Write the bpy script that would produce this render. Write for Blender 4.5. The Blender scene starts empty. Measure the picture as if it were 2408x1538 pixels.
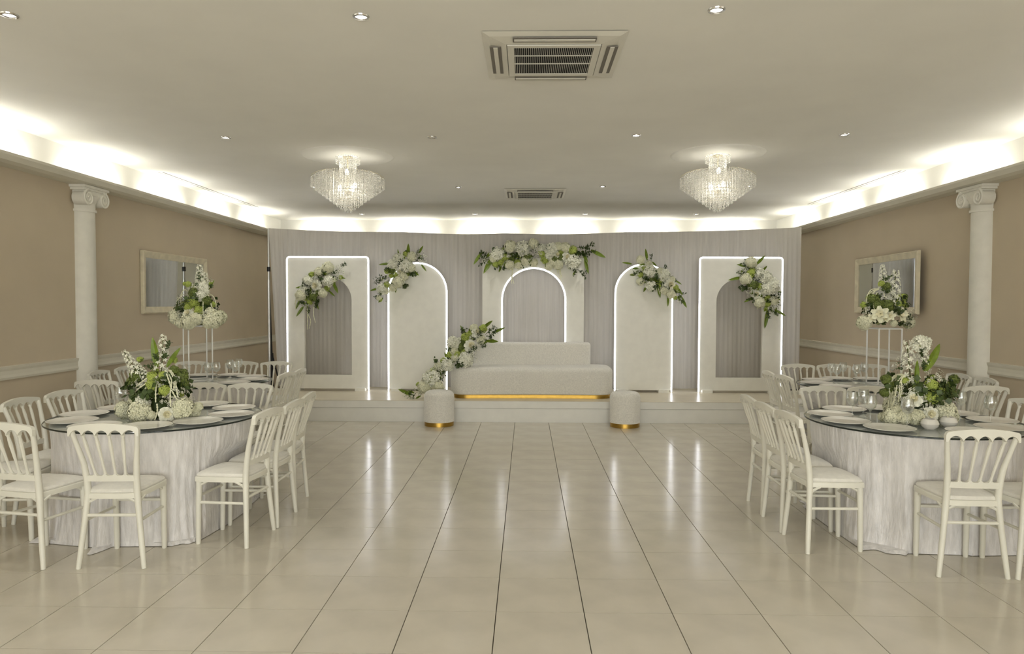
import bpy, bmesh, math, random
from math import sin, cos, pi, sqrt, radians, atan2
from mathutils import Vector, Matrix

S = bpy.context.scene
C = S.collection
# ------------------------------------------------------------------ camera, world, exposure
F_PX, PITCH, YAW, ROLL, EYE = 1670.05, -.0309, -.0204, .003, 1.571
fwd = Vector((sin(YAW)*cos(PITCH), cos(YAW)*cos(PITCH), sin(PITCH)))
rgt = Vector((cos(YAW), -sin(YAW), 0))
upv = rgt.cross(fwd)
rgt, upv = cos(ROLL)*rgt + sin(ROLL)*upv, -sin(ROLL)*rgt + cos(ROLL)*upv
cam = bpy.data.objects.new('camera', bpy.data.cameras.new('camera'))
C.objects.link(cam)
cam.data.sensor_width = 36
cam.data.lens = F_PX/2408*36
cam.data.clip_start = .05
M = Matrix((rgt, upv, -fwd)).transposed().to_4x4()
M.translation = (0, 0, EYE)
cam.matrix_world = M
S.camera = cam
W = bpy.data.worlds.new('world'); S.world = W; W.use_nodes = True
W.node_tree.nodes['Background'].inputs[0].default_value = (.8, .82, .9, 1)
W.node_tree.nodes['Background'].inputs[1].default_value = .02
S.view_settings.view_transform = 'Standard'
S.view_settings.look = 'None'
S.view_settings.exposure = 0.92
S.view_settings.gamma = 1
S.view_settings.use_curve_mapping = False
S.cycles.use_denoising = True
S.cycles.max_bounces = 10
S.cycles.diffuse_bounces = 5
S.cycles.glossy_bounces = 4
S.cycles.transmission_bounces = 6
S.cycles.transparent_max_bounces = 24
S.cycles.sample_clamp_indirect = 6
S.cycles.caustics_reflective = False
S.cycles.caustics_refractive = False
# unseen fill lamp added behind the camera to brighten the ceiling
fill_l = bpy.data.lights.new('fill_light', 'AREA'); fill_l.shape = 'RECTANGLE'; fill_l.size = 7.0; fill_l.size_y = 2.4
fill_l.energy = 290; fill_l.color = (1, .99, .96)
fill_o = bpy.data.objects.new('fill_light', fill_l); C.objects.link(fill_o)
fill_o.location = (0, -4.75, 1.5); fill_o.rotation_euler = (radians(90), 0, 0)
# light levels
K_COVE = 17.0      # cove tubes
K_NEON = 3.6       # neon outlines
K_SPOT = 16.0      # downlights
K_BULB = .9      # chandelier bulbs

def at(px, py, y):
    """point at depth y seen at photograph pixel (px, py): used to measure positions"""
    d = fwd + rgt*((px-1204)/F_PX) - upv*((py-769)/F_PX)
    return Vector((0, 0, EYE)) + d*(y/d.y)
def atz(px, py, z):
    d = fwd + rgt*((px-1204)/F_PX) - upv*((py-769)/F_PX)
    return Vector((0, 0, EYE)) + d*((z-EYE)/d.z)

# ------------------------------------------------------------------ materials
MATS = {}
def mat(name, col, rough=.6, metal=0., spec=.5, var=.06, vscale=6., bump=0., bscale=60., sheen=0., coat=0., emit=0., ecol=None, detail=3., stretch=None):
    m = bpy.data.materials.new(name); m.use_nodes = True
    nt = m.node_tree; N = nt.nodes; L = nt.links
    b = N['Principled BSDF']
    b.inputs['Roughness'].default_value = rough
    b.inputs['Metallic'].default_value = metal
    b.inputs['Specular IOR Level'].default_value = spec
    b.inputs['Sheen Weight'].default_value = sheen
    b.inputs['Coat Weight'].default_value = coat
    tc = N.new('ShaderNodeTexCoord')
    mp = N.new('ShaderNodeMapping'); L.new(tc.outputs['Object'], mp.inputs['Vector'])
    if stretch: mp.inputs['Scale'].default_value = stretch
    nz = N.new('ShaderNodeTexNoise'); nz.inputs['Scale'].default_value = vscale; nz.inputs['Detail'].default_value = detail
    L.new(mp.outputs['Vector'], nz.inputs['Vector'])
    r = N.new('ShaderNodeValToRGB')
    lo = [max(0, c*(1-var)) for c in col]; hi = [min(1, c*(1+var)) for c in col]
    r.color_ramp.elements[0].position = .3; r.color_ramp.elements[1].position = .7
    r.color_ramp.elements[0].color = (*lo, 1); r.color_ramp.elements[1].color = (*hi, 1)
    L.new(nz.outputs['Fac'], r.inputs['Fac']); L.new(r.outputs['Color'], b.inputs['Base Color'])
    if bump:
        n2 = N.new('ShaderNodeTexNoise'); n2.inputs['Scale'].default_value = bscale; n2.inputs['Detail'].default_value = 4
        L.new(mp.outputs['Vector'], n2.inputs['Vector'])
        bp = N.new('ShaderNodeBump'); bp.inputs['Strength'].default_value = bump; bp.inputs['Distance'].default_value = .01
        L.new(n2.outputs['Fac'], bp.inputs['Height']); L.new(bp.outputs['Normal'], b.inputs['Normal'])
    if emit:
        b.inputs['Emission Color'].default_value = (*(ecol or col), 1)
        b.inputs['Emission Strength'].default_value = emit
    MATS[name] = m
    return m
def thin_glass(name, tint=(.95, .98, .97), rough=.0, refl=1.0, body=0.):
    m = bpy.data.materials.new(name); m.use_nodes = True
    nt = m.node_tree; N = nt.nodes; L = nt.links
    N.remove(N['Principled BSDF'])
    tr = N.new('ShaderNodeBsdfTransparent'); tr.inputs[0].default_value = (*tint, 1)
    gl = N.new('ShaderNodeBsdfGlossy'); gl.inputs['Roughness'].default_value = rough
    gl.inputs[0].default_value = (.95, .97, .96, 1)
    lw = N.new('ShaderNodeLayerWeight'); lw.inputs[0].default_value = .30
    mth = N.new('ShaderNodeMath'); mth.operation = 'MULTIPLY_ADD'; mth.inputs[1].default_value = refl; mth.inputs[2].default_value = .03+body
    mth.use_clamp = True
    L.new(lw.outputs['Facing'], mth.inputs[0])
    mx = N.new('ShaderNodeMixShader')
    L.new(mth.outputs[0], mx.inputs[0]); L.new(tr.outputs[0], mx.inputs[1]); L.new(gl.outputs[0], mx.inputs[2])
    L.new(mx.outputs[0], N['Material Output'].inputs['Surface'])
    MATS[name] = m
    return m

m_tile = mat('glazed_tile', (.56, .52, .435), .165, spec=.75, var=.07, vscale=3.5, bump=.03, bscale=14)
m_grout = mat('dark_grout', (.06, .05, .035), .9)
m_wall = mat('beige_wall_paint', (.56, .48, .36), .75, spec=.25, var=.03, vscale=2, bump=.08, bscale=180)
m_ceil = mat('ceiling_paint', (.84, .83, .78), .85, spec=.2, var=.02, vscale=2)
m_trim = mat('trim_paint', (.68, .65, .55), .6, spec=.3, var=.03)
m_plaster = mat('column_plaster', (.74, .72, .64), .65, var=.04, vscale=9, bump=.1, bscale=40)
m_ivory = mat('ivory_resin', (.745, .73, .645), .36, spec=.45, var=.04, vscale=5)
m_cush = mat('cushion_fabric', (.76, .74, .68), .85, var=.05, vscale=30, bump=.15, bscale=300, sheen=.3)
m_boucle = mat('boucle_fabric', (.74, .72, .66), .95, spec=.1, var=.10, vscale=70, bump=.5, bscale=160, sheen=.4)
m_gold = mat('brushed_gold', (.40, .245, .05), .38, metal=.9, var=.1, vscale=20)
m_brass = mat('pale_brass', (.60, .53, .38), .35, metal=.6)
m_panel = mat('panel_paint', (.80, .79, .73), .7, spec=.25, var=.03, vscale=8)
m_stage = mat('stage_vinyl', (.62, .56, .43), .3, spec=.45, var=.05, vscale=5)
m_stagef = mat('stage_front_paint', (.76, .75, .70), .6, var=.03)
m_drape = mat('sheer_drape', (.50, .475, .43), .8, spec=.2, var=.06, vscale=5, bump=.2, bscale=25, sheen=.2, stretch=(8, 1, .2))
m_alu = mat('aluminium_tube', (.62, .62, .60), .35, metal=.8)
m_black = mat('black_plastic', (.012, .012, .012), .5)
m_dark = mat('dark_duct', (.004, .004, .005), .9)
m_acw = mat('ac_white_plastic', (.68, .66, .58), .5, var=.02)
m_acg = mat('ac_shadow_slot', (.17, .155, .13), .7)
m_chrome = mat('chrome', (.55, .54, .52), .2, metal=1.)
m_lamp = mat('lamp_lens', (1, 1, 1), .4, emit=14, ecol=(1, .98, .94))
m_lampoff = mat('lamp_lens_off', (.75, .72, .62), .4)
m_neon = mat('neon_tube', (1, 1, 1), .4, emit=K_NEON, ecol=(.93, .94, 1))
m_cove = mat('cove_tube', (1, 1, 1), .4, emit=K_COVE, ecol=(1, .99, .965))
m_bulb = mat('candle_bulb', (1, 1, 1), .4, emit=2.0, ecol=(1, .98, .93))
m_rose = mat('ceiling_rose_paint', (.86, .85, .80), .6, var=.01)
m_mirror = mat('mirror_silver', (.80, .84, .84), .03, metal=1., var=.01)
m_mframe = mat('mirror_frame_wood', (.66, .60, .44), .45, var=.1, vscale=12)
m_plate = mat('white_porcelain', (.82, .81, .76), .15, spec=.5, var=.01)
m_white = mat('white_metal', (.80, .80, .77), .35, var=.02)
m_pot = mat('white_ceramic', (.80, .78, .73), .2, var=.02)
m_petal = mat('cream_petal', (.76, .755, .56), .7, var=.12, vscale=3)
m_petal2 = mat('white_petal', (.82, .82, .69), .7, var=.1, vscale=4)
m_shade = mat('petal_gap_shade', (.42, .45, .20), .7, var=.2, vscale=3)  # darker greenish flower core: shade between the florets put into its colour
m_heart = mat('yellow_petal', (.80, .76, .54), .7, var=.12, vscale=3)
m_lime = mat('lime_petal', (.40, .48, .10), .7, var=.25, vscale=3)
m_olive = mat('olive_leaf', (.13, .17, .03), .6, var=.4, vscale=3)
m_leaf = mat('bright_leaf', (.15, .22, .015), .45, var=.35, vscale=5)
m_dleaf = mat('dark_leaf', (.045, .075, .014), .5, var=.4, vscale=4)
m_string = mat('amaranth_cream', (.70, .70, .50), .8, var=.12, vscale=8)
m_stem = mat('stem_green', (.10, .12, .03), .6)
m_eye = mat('flower_eye', (.06, .06, .015), .7)
m_brown = mat('dry_brown_leaf', (.16, .07, .03), .7, var=.3)
m_glass = thin_glass('wine_glass', (.98, .985, .983), 0, .95, .04)
m_top = thin_glass('table_glass', (.965, .985, .975), .02, .38, .02)
m_under = thin_glass('table_glass_underside', (.99, .998, .993), .02, 0., 0.)
m_wpane = thin_glass('window_pane', (.96, .97, .97), 0, .4, .03)
m_rim = mat('glass_edge', (.015, .022, .018), .15)
m_crys = mat('crystal', (.88, .87, .82), .12, spec=.9, var=.08, vscale=90)
m_crys.node_tree.nodes['Principled BSDF'].inputs['Alpha'].default_value = .42

# velvet of the table cloths: crushed pile seen as silvery streaks in the sheen
def velvet():
    m = mat('crushed_velvet', (.68, .66, .65), .38, spec=.55, var=.14, vscale=12, bump=1.0, bscale=18, sheen=.7, detail=5, stretch=(2.2, 2.2, .55))
    b = m.node_tree.nodes['Principled BSDF']
    b.inputs['Sheen Roughness'].default_value = .3
    return m
m_velvet = velvet()

# ------------------------------------------------------------------ mesh building
class MB:
    def __init__(s): s.v = []; s.f = []; s.m = []
    def add(s, vs, fs, mi=0):
        o = len(s.v); s.v += [tuple(p) for p in vs]
        s.f += [tuple(i+o for i in f) for f in fs]; s.m += [mi]*len(fs)
        return s
    def box(s, x0, x1, y0, y1, z0, z1, mi=0):
        v = [(x, y, z) for z in (z0, z1) for y in (y0, y1) for x in (x0, x1)]
        return s.add(v, [(0, 2, 3, 1), (4, 5, 7, 6), (0, 1, 5, 4), (2, 6, 7, 3), (0, 4, 6, 2), (1, 3, 7, 5)], mi)
    def tube(s, pts, rad, n=8, mi=0, caps=True, closed=False):
        P = [Vector(p) for p in pts]; k = len(P)
        R = rad if isinstance(rad, (list, tuple)) else [rad]*k
        vs = []; nrm = None
        for i in range(k):
            if closed: t = P[(i+1) % k]-P[i-1]
            else: t = P[min(i+1, k-1)]-P[max(i-1, 0)]
            t.normalize()
            if nrm is None:
                a = Vector((0, 0, 1)) if abs(t.z) < .9 else Vector((1, 0, 0))
                nrm = t.cross(a).normalized()
            else:
                nrm = (nrm - t*nrm.dot(t)).normalized()
            b = t.cross(nrm)
            for j in range(n):
                a = 2*pi*j/n
                vs.append(P[i]+(nrm*cos(a)+b*sin(a))*R[i])
        fs = []
        for i in range(k if closed else k-1):
            i2 = (i+1) % k
            for j in range(n):
                j2 = (j+1) % n
                fs.append((i*n+j, i*n+j2, i2*n+j2, i2*n+j))
        if caps and not closed:
            fs.append(tuple(reversed(range(n)))); fs.append(tuple(range((k-1)*n, k*n)))
        return s.add(vs, fs, mi)
    def lathe(s, prof, n=24, mi=0, cx=0, cy=0):
        vs = []; fs = []; k = len(prof)
        for r, z in prof:
            for j in range(n):
                a = 2*pi*j/n; vs.append((cx+r*cos(a), cy+r*sin(a), z))
        for i in range(k-1):
            for j in range(n):
                j2 = (j+1) % n
                fs.append((i*n+j, i*n+j2, (i+1)*n+j2, (i+1)*n+j))
        return s.add(vs, fs, mi)
    def grid(s, fn, nu, nv, mi=0, wrap=False):
        vs = [fn(i/nu, j/nv) for j in range(nv+1) for i in range(nu + (0 if wrap else 1))]
        w = nu if wrap else nu+1; fs = []
        for j in range(nv):
            for i in range(nu):
                i2 = (i+1) % w
                fs.append((j*w+i, j*w+i2, (j+1)*w+i2, (j+1)*w+i))
        return s.add(vs, fs, mi)
    def ball(s, c, r, n=8, mi=0, sq=1.):
        prof = [(r*sin(pi*i/(n//2+1)), 0, -r*cos(pi*i/(n//2+1))) for i in range(n//2+2)]
        vs = []; fs = []; k = len(prof)
        for pr in prof:
            for j in range(n):
                a = 2*pi*j/n; vs.append((c[0]+pr[0]*cos(a), c[1]+pr[0]*sin(a), c[2]+pr[2]*sq))
        for i in range(k-1):
            for j in range(n):
                fs.append((i*n+j, i*n+(j+1) % n, (i+1)*n+(j+1) % n, (i+1)*n+j))
        return s.add(vs, fs, mi)
    def octa(s, c, r, h, mi=0):
        x, y, z = c
        return s.add([(x+r, y, z), (x, y+r, z), (x-r, y, z), (x, y-r, z), (x, y, z+h), (x, y, z-h)],
                     [(0, 1, 4), (1, 2, 4), (2, 3, 4), (3, 0, 4), (1, 0, 5), (2, 1, 5), (3, 2, 5), (0, 3, 5)], mi)
    def round_slab(s, outline, z0, z1, r, seg=4, mi=0, rb=0.):
        """outline (ccw) extruded with rounded top (r) and bottom (rb) edges"""
        k = len(outline); O = [Vector((*p, 0)) for p in outline]
        nor = []
        for i in range(k):
            t = (O[(i+1) % k]-O[i-1]).normalized(); nor.append(Vector((-t.y, t.x, 0)))
        rings = []
        for q in range(seg+1) if rb else [seg]:
            a = pi/2*q/seg; rings.append((rb*(1-sin(a)), z0+rb*(1-cos(a))))
        for q in range(seg+1):
            a = pi/2*q/seg; rings.append((r*(1-cos(a)), z1-r+r*sin(a)))
        vs = []
        for ins, z in rings:
            for i in range(k):
                p = O[i]+nor[i]*ins; vs.append((p.x, p.y, z))
        fs = []
        for q in range(len(rings)-1):
            for i in range(k):
                i2 = (i+1) % k
                fs.append((q*k+i, q*k+i2, (q+1)*k+i2, (q+1)*k+i))
        fs.append(tuple(range((len(rings)-1)*k, len(rings)*k))); fs.append(tuple(reversed(range(k))))
        return s.add(vs, fs, mi)
    def mesh(s, name, mats, smooth=True):
        me = bpy.data.meshes.new(name); me.from_pydata(s.v, [], s.f)
        for m in (mats if isinstance(mats, (list, tuple)) else [mats]): me.materials.append(m)
        me.polygons.foreach_set('material_index', s.m)
        if smooth:
            me.polygons.foreach_set('use_smooth', [True]*len(me.polygons))
            try: me.set_sharp_from_angle(angle=radians(38))
            except Exception: pass
        me.update()
        return me
def link(name, me, parent=None, loc=None, rotz=None, label=None):
    o = bpy.data.objects.new(name, me); C.objects.link(o)
    if parent: o.parent = parent
    if loc is not None: o.location = loc
    if rotz is not None: o.rotation_euler = (0, 0, rotz)
    if label: o['label'] = label
    return o
def obj(name, mb, mats, parent=None, loc=None, smooth=True, label=None):
    return link(name, mb.mesh(name, mats, smooth), parent, loc, label=label)
def tag(o, label, cat, group=None):
    o['label'] = label; o['category'] = cat
    if group: o['group'] = group
    return o
def thing(name, label, cat, loc=(0, 0, 0), rotz=0, group=None):
    o = link(name, None, None, loc, rotz)
    return tag(o, label, cat, group)
def struct(name, mb, mats, parent=None, smooth=False):
    o = obj(name, mb, mats, parent, smooth=smooth)
    if not parent: o['kind'] = 'structure'
    return o
def dup(root, loc, rotz, label):
    r = root.copy(); C.objects.link(r); r.location = loc; r.rotation_euler = (0, 0, rotz); r['label'] = label
    for ch in list(root.children):
        c = ch.copy(); C.objects.link(c); c.parent = r
        for g in list(ch.children):
            d = g.copy(); C.objects.link(d); d.parent = c
    return r
def aim(o, direction, roll=0., base='Z'):
    d = Vector(direction).normalized()
    q = Vector((0, 0, 1) if base == 'Z' else (0, 1, 0)).rotation_difference(d)
    o.rotation_mode = 'QUATERNION'
    from mathutils import Quaternion
    o.rotation_quaternion = q @ Quaternion(Vector((0, 0, 1) if base == 'Z' else (0, 1, 0)), roll)

# ------------------------------------------------------------------ room shell
XW, YB, YF, ZC = 4.68, 13.45, -4.5, 3.171
T = .45; GX, GY = .334, 7.98             # tile pitch and grid phase
fl = struct('floor', MB().box(-XW-.2, XW+.2, YF-.2, YB+.2, -.12, -.006), m_grout)
hw = T/2
tb = MB()
vb = [(sx*(hw-.0016), sy*(hw-.0011), -.006) for sx, sy in ((-1, -1), (1, -1), (1, 1), (-1, 1))]
vt = [(sx*(hw-.0026), sy*(hw-.0018), 0.) for sx, sy in ((-1, -1), (1, -1), (1, 1), (-1, 1))]
tb.add(vb+vt, [(4, 5, 6, 7), (0, 1, 5, 4), (1, 2, 6, 5), (2, 3, 7, 6), (3, 0, 4, 7)])
tile_me = tb.mesh('tile', m_tile, smooth=False)
rest = MB(); cells = []
for j in range(-19, 24):
    for i in range(-12, 13):
        x = (i+.5-GX)*T; y = (j+.5+GY)*T
        if y < YF or y > YB or abs(x) > XW: continue
        vis = 3.05 < y < 9.6 and -(y+.3)*.78-.25 < x < (y+.3)*.74+.25
        (cells.append((y, x)) if vis else rest.add([(a+x, b+y, c) for a, b, c in vb+vt], tb.f))
for n, (y, x) in enumerate(sorted(cells)):
    if n < 298: link('tile', tile_me, fl, (x, y, 0))
    else: rest.add([(a+x, b+y, c) for a, b, c in vb+vt], tb.f)
ro = obj('tile_field', rest, m_tile, fl, smooth=False); ro['kind'] = 'stuff'

struct('ceiling', MB().box(-XW-.2, XW+.2, YF-.2, YB+.2, ZC, ZC+.15), m_ceil)
struct('wall_left', MB().box(-XW-.15, -XW, YF-.15, YB+.15, 0, ZC), m_wall)
struct('wall_right', MB().box(XW, XW+.15, YF-.15, YB+.15, 0, ZC), m_wall)
struct('wall_back', MB().box(-XW, XW, YB, YB+.15, 0, ZC), m_trim)
# unseen front wall; its windows are added to go with the fill lamp
WX, WZ0, WZ1 = 3.6, .25, 2.75
mb = MB().box(-XW, -WX, YF-.15, YF, 0, ZC).box(WX, XW, YF-.15, YF, 0, ZC).box(-WX, WX, YF-.15, YF, 0, WZ0).box(-WX, WX, YF-.15, YF, WZ1, ZC)
struct('wall_front', mb, m_wall)
for n in range(3):
    a, b = -WX+2*WX*n/3, -WX+2*WX*(n+1)/3
    mb = MB()
    for x0_, x1_, z0_, z1_ in ((a, a+.05, WZ0, WZ1), (b-.05, b, WZ0, WZ1), (a, b, WZ0, WZ0+.05), (a, b, WZ1-.05, WZ1), ((a+b)/2-.02, (a+b)/2+.02, WZ0, WZ1)):
        mb.box(x0_, x1_, YF-.10, YF-.04, z0_, z1_)
    o = struct('window_%d' % (n+1), mb, m_trim)
    obj('pane', MB().box(a+.05, b-.05, YF-.075, YF-.065, WZ0+.05, WZ1-.05), m_wpane, o, smooth=False)
# the upper strip of wall inside the light cove is painted like the ceiling
struct('trim_1', MB().box(-XW, -XW+.006, YF, YB, 2.86, ZC), m_ceil)
struct('trim_2', MB().box(XW-.006, XW, YF, YB, 2.86, ZC), m_ceil)
struct('trim_3', MB().box(-XW, XW, YB-.006, YB, 2.86, ZC), m_ceil)
# dado rails
for n, sx in ((4, -1), (5, 1)):
    mb = MB()
    pr = [(0, .885), (.018, .885), (.024, .905), (.018, .93), (.018, .965), (.026, .985), (.03, 1.005), (0, 1.01)]
    vs = [(sx*(XW-d), y, z) for y in (YF, YB) for d, z in pr]; k = len(pr)
    mb.add(vs, [(i, (i+1) % k, k+(i+1) % k, k+i) for i in range(k)])
    struct('trim_%d' % n, mb, m_trim)
# cove ledges with the lamps lying on them
def ledge(n, p0, p1, inward):
    """hollow cornice box along p0-p1; inward is the unit vector into the room"""
    p0 = Vector((*p0, 0)); p1 = Vector((*p1, 0)); w = Vector((*inward, 0))
    pr = [(0, 2.795), (.14, 2.795), (.20, 2.81), (.235, 2.85), (.24, 2.872), (.222, 2.872), (.21, 2.845), (0, 2.845)]
    k = len(pr); mb = MB()
    mb.add([tuple(p+w*d+Vector((0, 0, z))) for p in (p0, p1) for d, z in pr], [(i, (i+1) % k, k+(i+1) % k, k+i) for i in range(k)]+[tuple(range(k)), tuple(range(k, 2*k))])
    o = struct('trim_%d' % n, mb, m_trim)
    L = (p1-p0).length; u = (p1-p0).normalized(); d = 1.3-.25 if abs(u.y) > .5 else .45
    while d+1.0 < L:
        a = p0+u*d+w*.12+Vector((0, 0, 2.862)); b = a+u*1.0
        obj('lamp_tube', MB().tube([a, b], .013, 8), m_cove, o)
        d += 1.50
ledge(6, (-XW, YF), (-XW, YB), (1, 0))
ledge(7, (XW, YF), (XW, YB), (-1, 0))
ledge(8, (-XW, YB), (XW, YB), (0, -1))
# narrow slots in the ceiling near both coves
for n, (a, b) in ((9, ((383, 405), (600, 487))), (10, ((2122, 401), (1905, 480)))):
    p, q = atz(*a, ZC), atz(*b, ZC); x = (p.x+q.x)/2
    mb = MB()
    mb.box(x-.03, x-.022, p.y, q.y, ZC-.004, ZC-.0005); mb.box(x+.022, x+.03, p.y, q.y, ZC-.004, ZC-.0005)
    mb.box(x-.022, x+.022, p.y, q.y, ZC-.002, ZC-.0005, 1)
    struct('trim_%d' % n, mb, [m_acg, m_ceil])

# ------------------------------------------------------------------ columns
def column(sx, y, label):
    t = thing('column', label, 'column', (sx*XW, y, 0))
    t['kind'] = 'structure'
    q = -sx                                    # direction into the room
    X = lambda a, b: (min(q*a, q*b), max(q*a, q*b))
    def half(r0, r1, z0, z1, n=24):            # half-round drum engaged in the wall
        mb = MB(); k = n+1
        for r, z in ((r0, z0), (r1, z1)):
            mb.v += [(q*r*sin(pi*i/n), -r*cos(pi*i/n), z) for i in range(k)]
        mb.f = [(i, i+1, k+i+1, k+i) for i in range(n)]+[tuple(range(k)), tuple(range(k, 2*k))]
        mb.m = [0]*len(mb.f); return mb
    obj('shaft', half(.130, .124, .20, 2.53), m_plaster, t)
    mb = MB(); mb.box(*X(0, .19), -.20, .20, 0, .10)
    for r, z0, z1 in ((.165, .10, .15), (.145, .15, .20)):
        h = half(r, r, z0, z1); mb.add(h.v, h.f)
    obj('base', mb, m_plaster, t)
    mb = MB()
    for r0, r1, z0, z1 in ((.140, .140, 2.53, 2.555), (.126, .13, 2.555, 2.62), (.13, .165, 2.62, 2.69)):
        h = half(r0, r1, z0, z1); mb.add(h.v, h.f)
    mb.box(*X(0, .14), -.15, .17, 2.69, 2.745)
    obj('capital', mb, m_plaster, t)
    mb = MB(); mb.box(*X(0, .165), -.205, .225, 2.768, 2.794); mb.box(*X(0, .152), -.185, .205, 2.745, 2.768)
    obj('abacus', mb, m_plaster, t)
    for s in (-1, 1):                          # scrolls at both ends, curling towards the shaft
        cy, cz, mb = s*.135+.015, 2.668, MB()
        mb.tube([(q*.02, cy, cz), (q*.150, cy, cz)], .074, 20)
        sp = []
        for i in range(40):
            a = i/39*4.5*pi; r = .078*(1-i/39)+.006
            sp.append((q*.152, cy+s*r*sin(a), cz+r*cos(a)))
        mb.tube(sp, [.013-.006*i/39 for i in range(40)], 6)
        obj('scroll', mb, m_plaster, t)
    return t
column(-1, 7.405, 'white column with scrolled capital against the left wall')
column(1, 7.385, 'white column with scrolled capital against the right wall')

# ------------------------------------------------------------------ mirrors
def mirror(sx, y0, y1, z0, z1, label, off=.004, turn=0.):
    t = thing('wall_mirror', label, 'mirror', (sx*(XW-off), (y0+y1)/2, (z0+z1)/2), -sx*radians(turn))
    h = (z1-z0)/2; w = (y1-y0)/2; q = -sx; fw = .085
    mb = MB()
    pr = [(0, 0), (.03, 0), (.042, .015), (.03, .05), (.022, fw), (0, fw)]     # depth, inset
    vs = []
    for cy, cz in ((-1, -1), (1, -1), (1, 1), (-1, 1)):
        for d, i in pr: vs.append((q*d, cy*(w-i), cz*(h-i)))
    k = len(pr)
    mb.add(vs, [(c*k+i, c*k+i+1, ((c+1) % 4)*k+i+1, ((c+1) % 4)*k+i) for c in range(4) for i in range(k-1)])
    obj('frame', mb, m_mframe, t, smooth=False)
    mb = MB(); a, b = sorted((q*.004, q*.012)); mb.box(a, b, -w+fw-.01, w-fw+.01, -h+fw-.01, h-fw+.01)
    obj('mirror_glass', mb, m_mirror, t, smooth=False)
mirror(-1, 8.52, 10.25, 1.452, 2.224, 'cream framed wall mirror on the left wall')
mirror(1, 8.43, 10.16, 1.475, 2.228, 'cream framed wall mirror on the right wall', .036, 2.2)

# ------------------------------------------------------------------ ceiling: downlights, air conditioners, chandeliers
def downlight(px, py, label, lit=True, loc=None):
    p = loc or atz(px, py, ZC)
    t = thing('downlight', label, 'downlight', (p[0], p[1], ZC), group='recessed ceiling downlights')
    mb = MB().lathe([(.030, -.002), (.034, -.010), (.045, -.008), (.047, -.001)], 24)
    obj('ring', mb, m_chrome, t)
    mb = MB().lathe([(0, -.006), (.02, -.006), (.031, -.003)], 20)
    obj('lens', mb, m_lamp if lit else m_lampoff, t)
    if lit:
        l = bpy.data.lights.new('downlight_lamp', 'SPOT'); l.energy = K_SPOT; l.spot_size = radians(115); l.spot_blend = .9
        l.color = (1, .97, .91); l.shadow_soft_size = .04
        lo = bpy.data.objects.new('downlight_lamp', l); C.objects.link(lo); lo.parent = t; lo.location = (0, 0, -.02)
rows = [('row nearest the camera', [(22, 34), (849, 38), (1685, 22)]), ('second row', [(531, 323), (1016, 322), (1496, 318), (1986, 316)]),
        ('third row', [(740, 439), (1078, 440), (1417, 438), (1761, 437)]), ('farthest row', [(851, 503), (1117, 503), (1376, 503), (1637, 503)])]
ords = ['leftmost', 'second from left', 'third from left', 'rightmost']
for rn, ps in rows:
    for i, p in enumerate(ps):
        off = (rn == 'second row' and i == 1)
        nm = ords[i] if len(ps) == 4 else ['leftmost', 'middle one', 'rightmost'][i]
        lab = 'round recessed ceiling downlight, %s, %s' % (rn, nm)
        if off: lab = 'unlit recessed ceiling downlight, second row, second from left'
        downlight(*p, lab, not off)
for i, x in enumerate((-2.8, -.9, 1.05, 3.0)):
    downlight(0, 0, 'round recessed ceiling downlight behind the camera, %s' % ords[i], True, (x, 1.1, ZC))

def aircon(cx, cy, w, label):
    t = thing('air_conditioner', label, 'air conditioner', (cx, cy, ZC), group='ceiling cassette air conditioners')
    h = w/2; g = w*.335; z = -.012
    mb = MB()
    # dished fascia: ring of four sloping boards around the grille panel
    vs = [(sx*h, sy*h, -.004) for sx, sy in ((-1, -1), (1, -1), (1, 1), (-1, 1))] + [(sx*h*.90, sy*h*.90, -.018) for sx, sy in ((-1, -1), (1, -1), (1, 1), (-1, 1))] + [(sx*g, sy*g, -.030) for sx, sy in ((-1, -1), (1, -1), (1, 1), (-1, 1))]
    mb.add(vs, [(r*4+i, r*4+(i+1) % 4, (r+1)*4+(i+1) % 4, (r+1)*4+i) for r in (0, 1) for i in range(4)])
    mb.box(-g, g, -g, g, -.012, -.002)
    obj('fascia', mb, m_acw, t, smooth=False)
    # outlet flaps on the four sides
    for k in range(4):
        a = k*pi/2; R = Matrix.Rotation(a, 4, 'Z')
        mb = MB(); o0, o1 = g*1.12, g*1.36; L = g*.86
        def rb(x0, x1, y0, y1, z0, z1, mi):
            m2 = MB().box(x0, x1, y0, y1, z0, z1); mb.add([tuple(R @ Vector(v)) for v in m2.v], m2.f, mi)
        rb(o0, o1, -L, L, -.0305, -.026, 1)
        rb(o0+(o1-o0)*.30, o0+(o1-o0)*.68, -L*.97, L*.97, -.034, -.0305, 0)
        obj('outlet_flap', mb, [m_acw, m_acg], t, smooth=False)
    # intake grille: dark duct, frame, bars
    gi = g*.845
    fr = MB()
    fr.box(-g*.985, g*.985, -g*.985, -gi, -.036, -.030); fr.box(-g*.985, g*.985, gi, g*.985, -.036, -.030)
    fr.box(-g*.985, -gi, -gi, gi, -.036, -.030); fr.box(gi, g*.985, -gi, gi, -.036, -.030)
    go = obj('grille_frame', fr, m_acw, t, smooth=False)
    obj('duct', MB().box(-gi, gi, -gi, gi, -.0305, -.0301), m_dark, t, smooth=False)
    nb = 41; me = MB().box(-.0012, .0012, -gi, gi, -.0355, -.0312).mesh('grille_bar', m_acw, False)
    for i in range(nb):
        link('grille_bar', me, go, (-gi+2*gi*(i+.5)/nb, 0, 0))
    me = MB().box(-gi, gi, -.004, .004, -.0358, -.031).mesh('cross_bar', m_acw, False)
    for yy in (-.42, .18): link('cross_bar', me, go, (0, gi*yy, 0))
    return t
a = atz(1300, 124, ZC)
aircon(a.x, 4.62, .86, 'large ceiling cassette air conditioner, nearer of the two')
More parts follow.
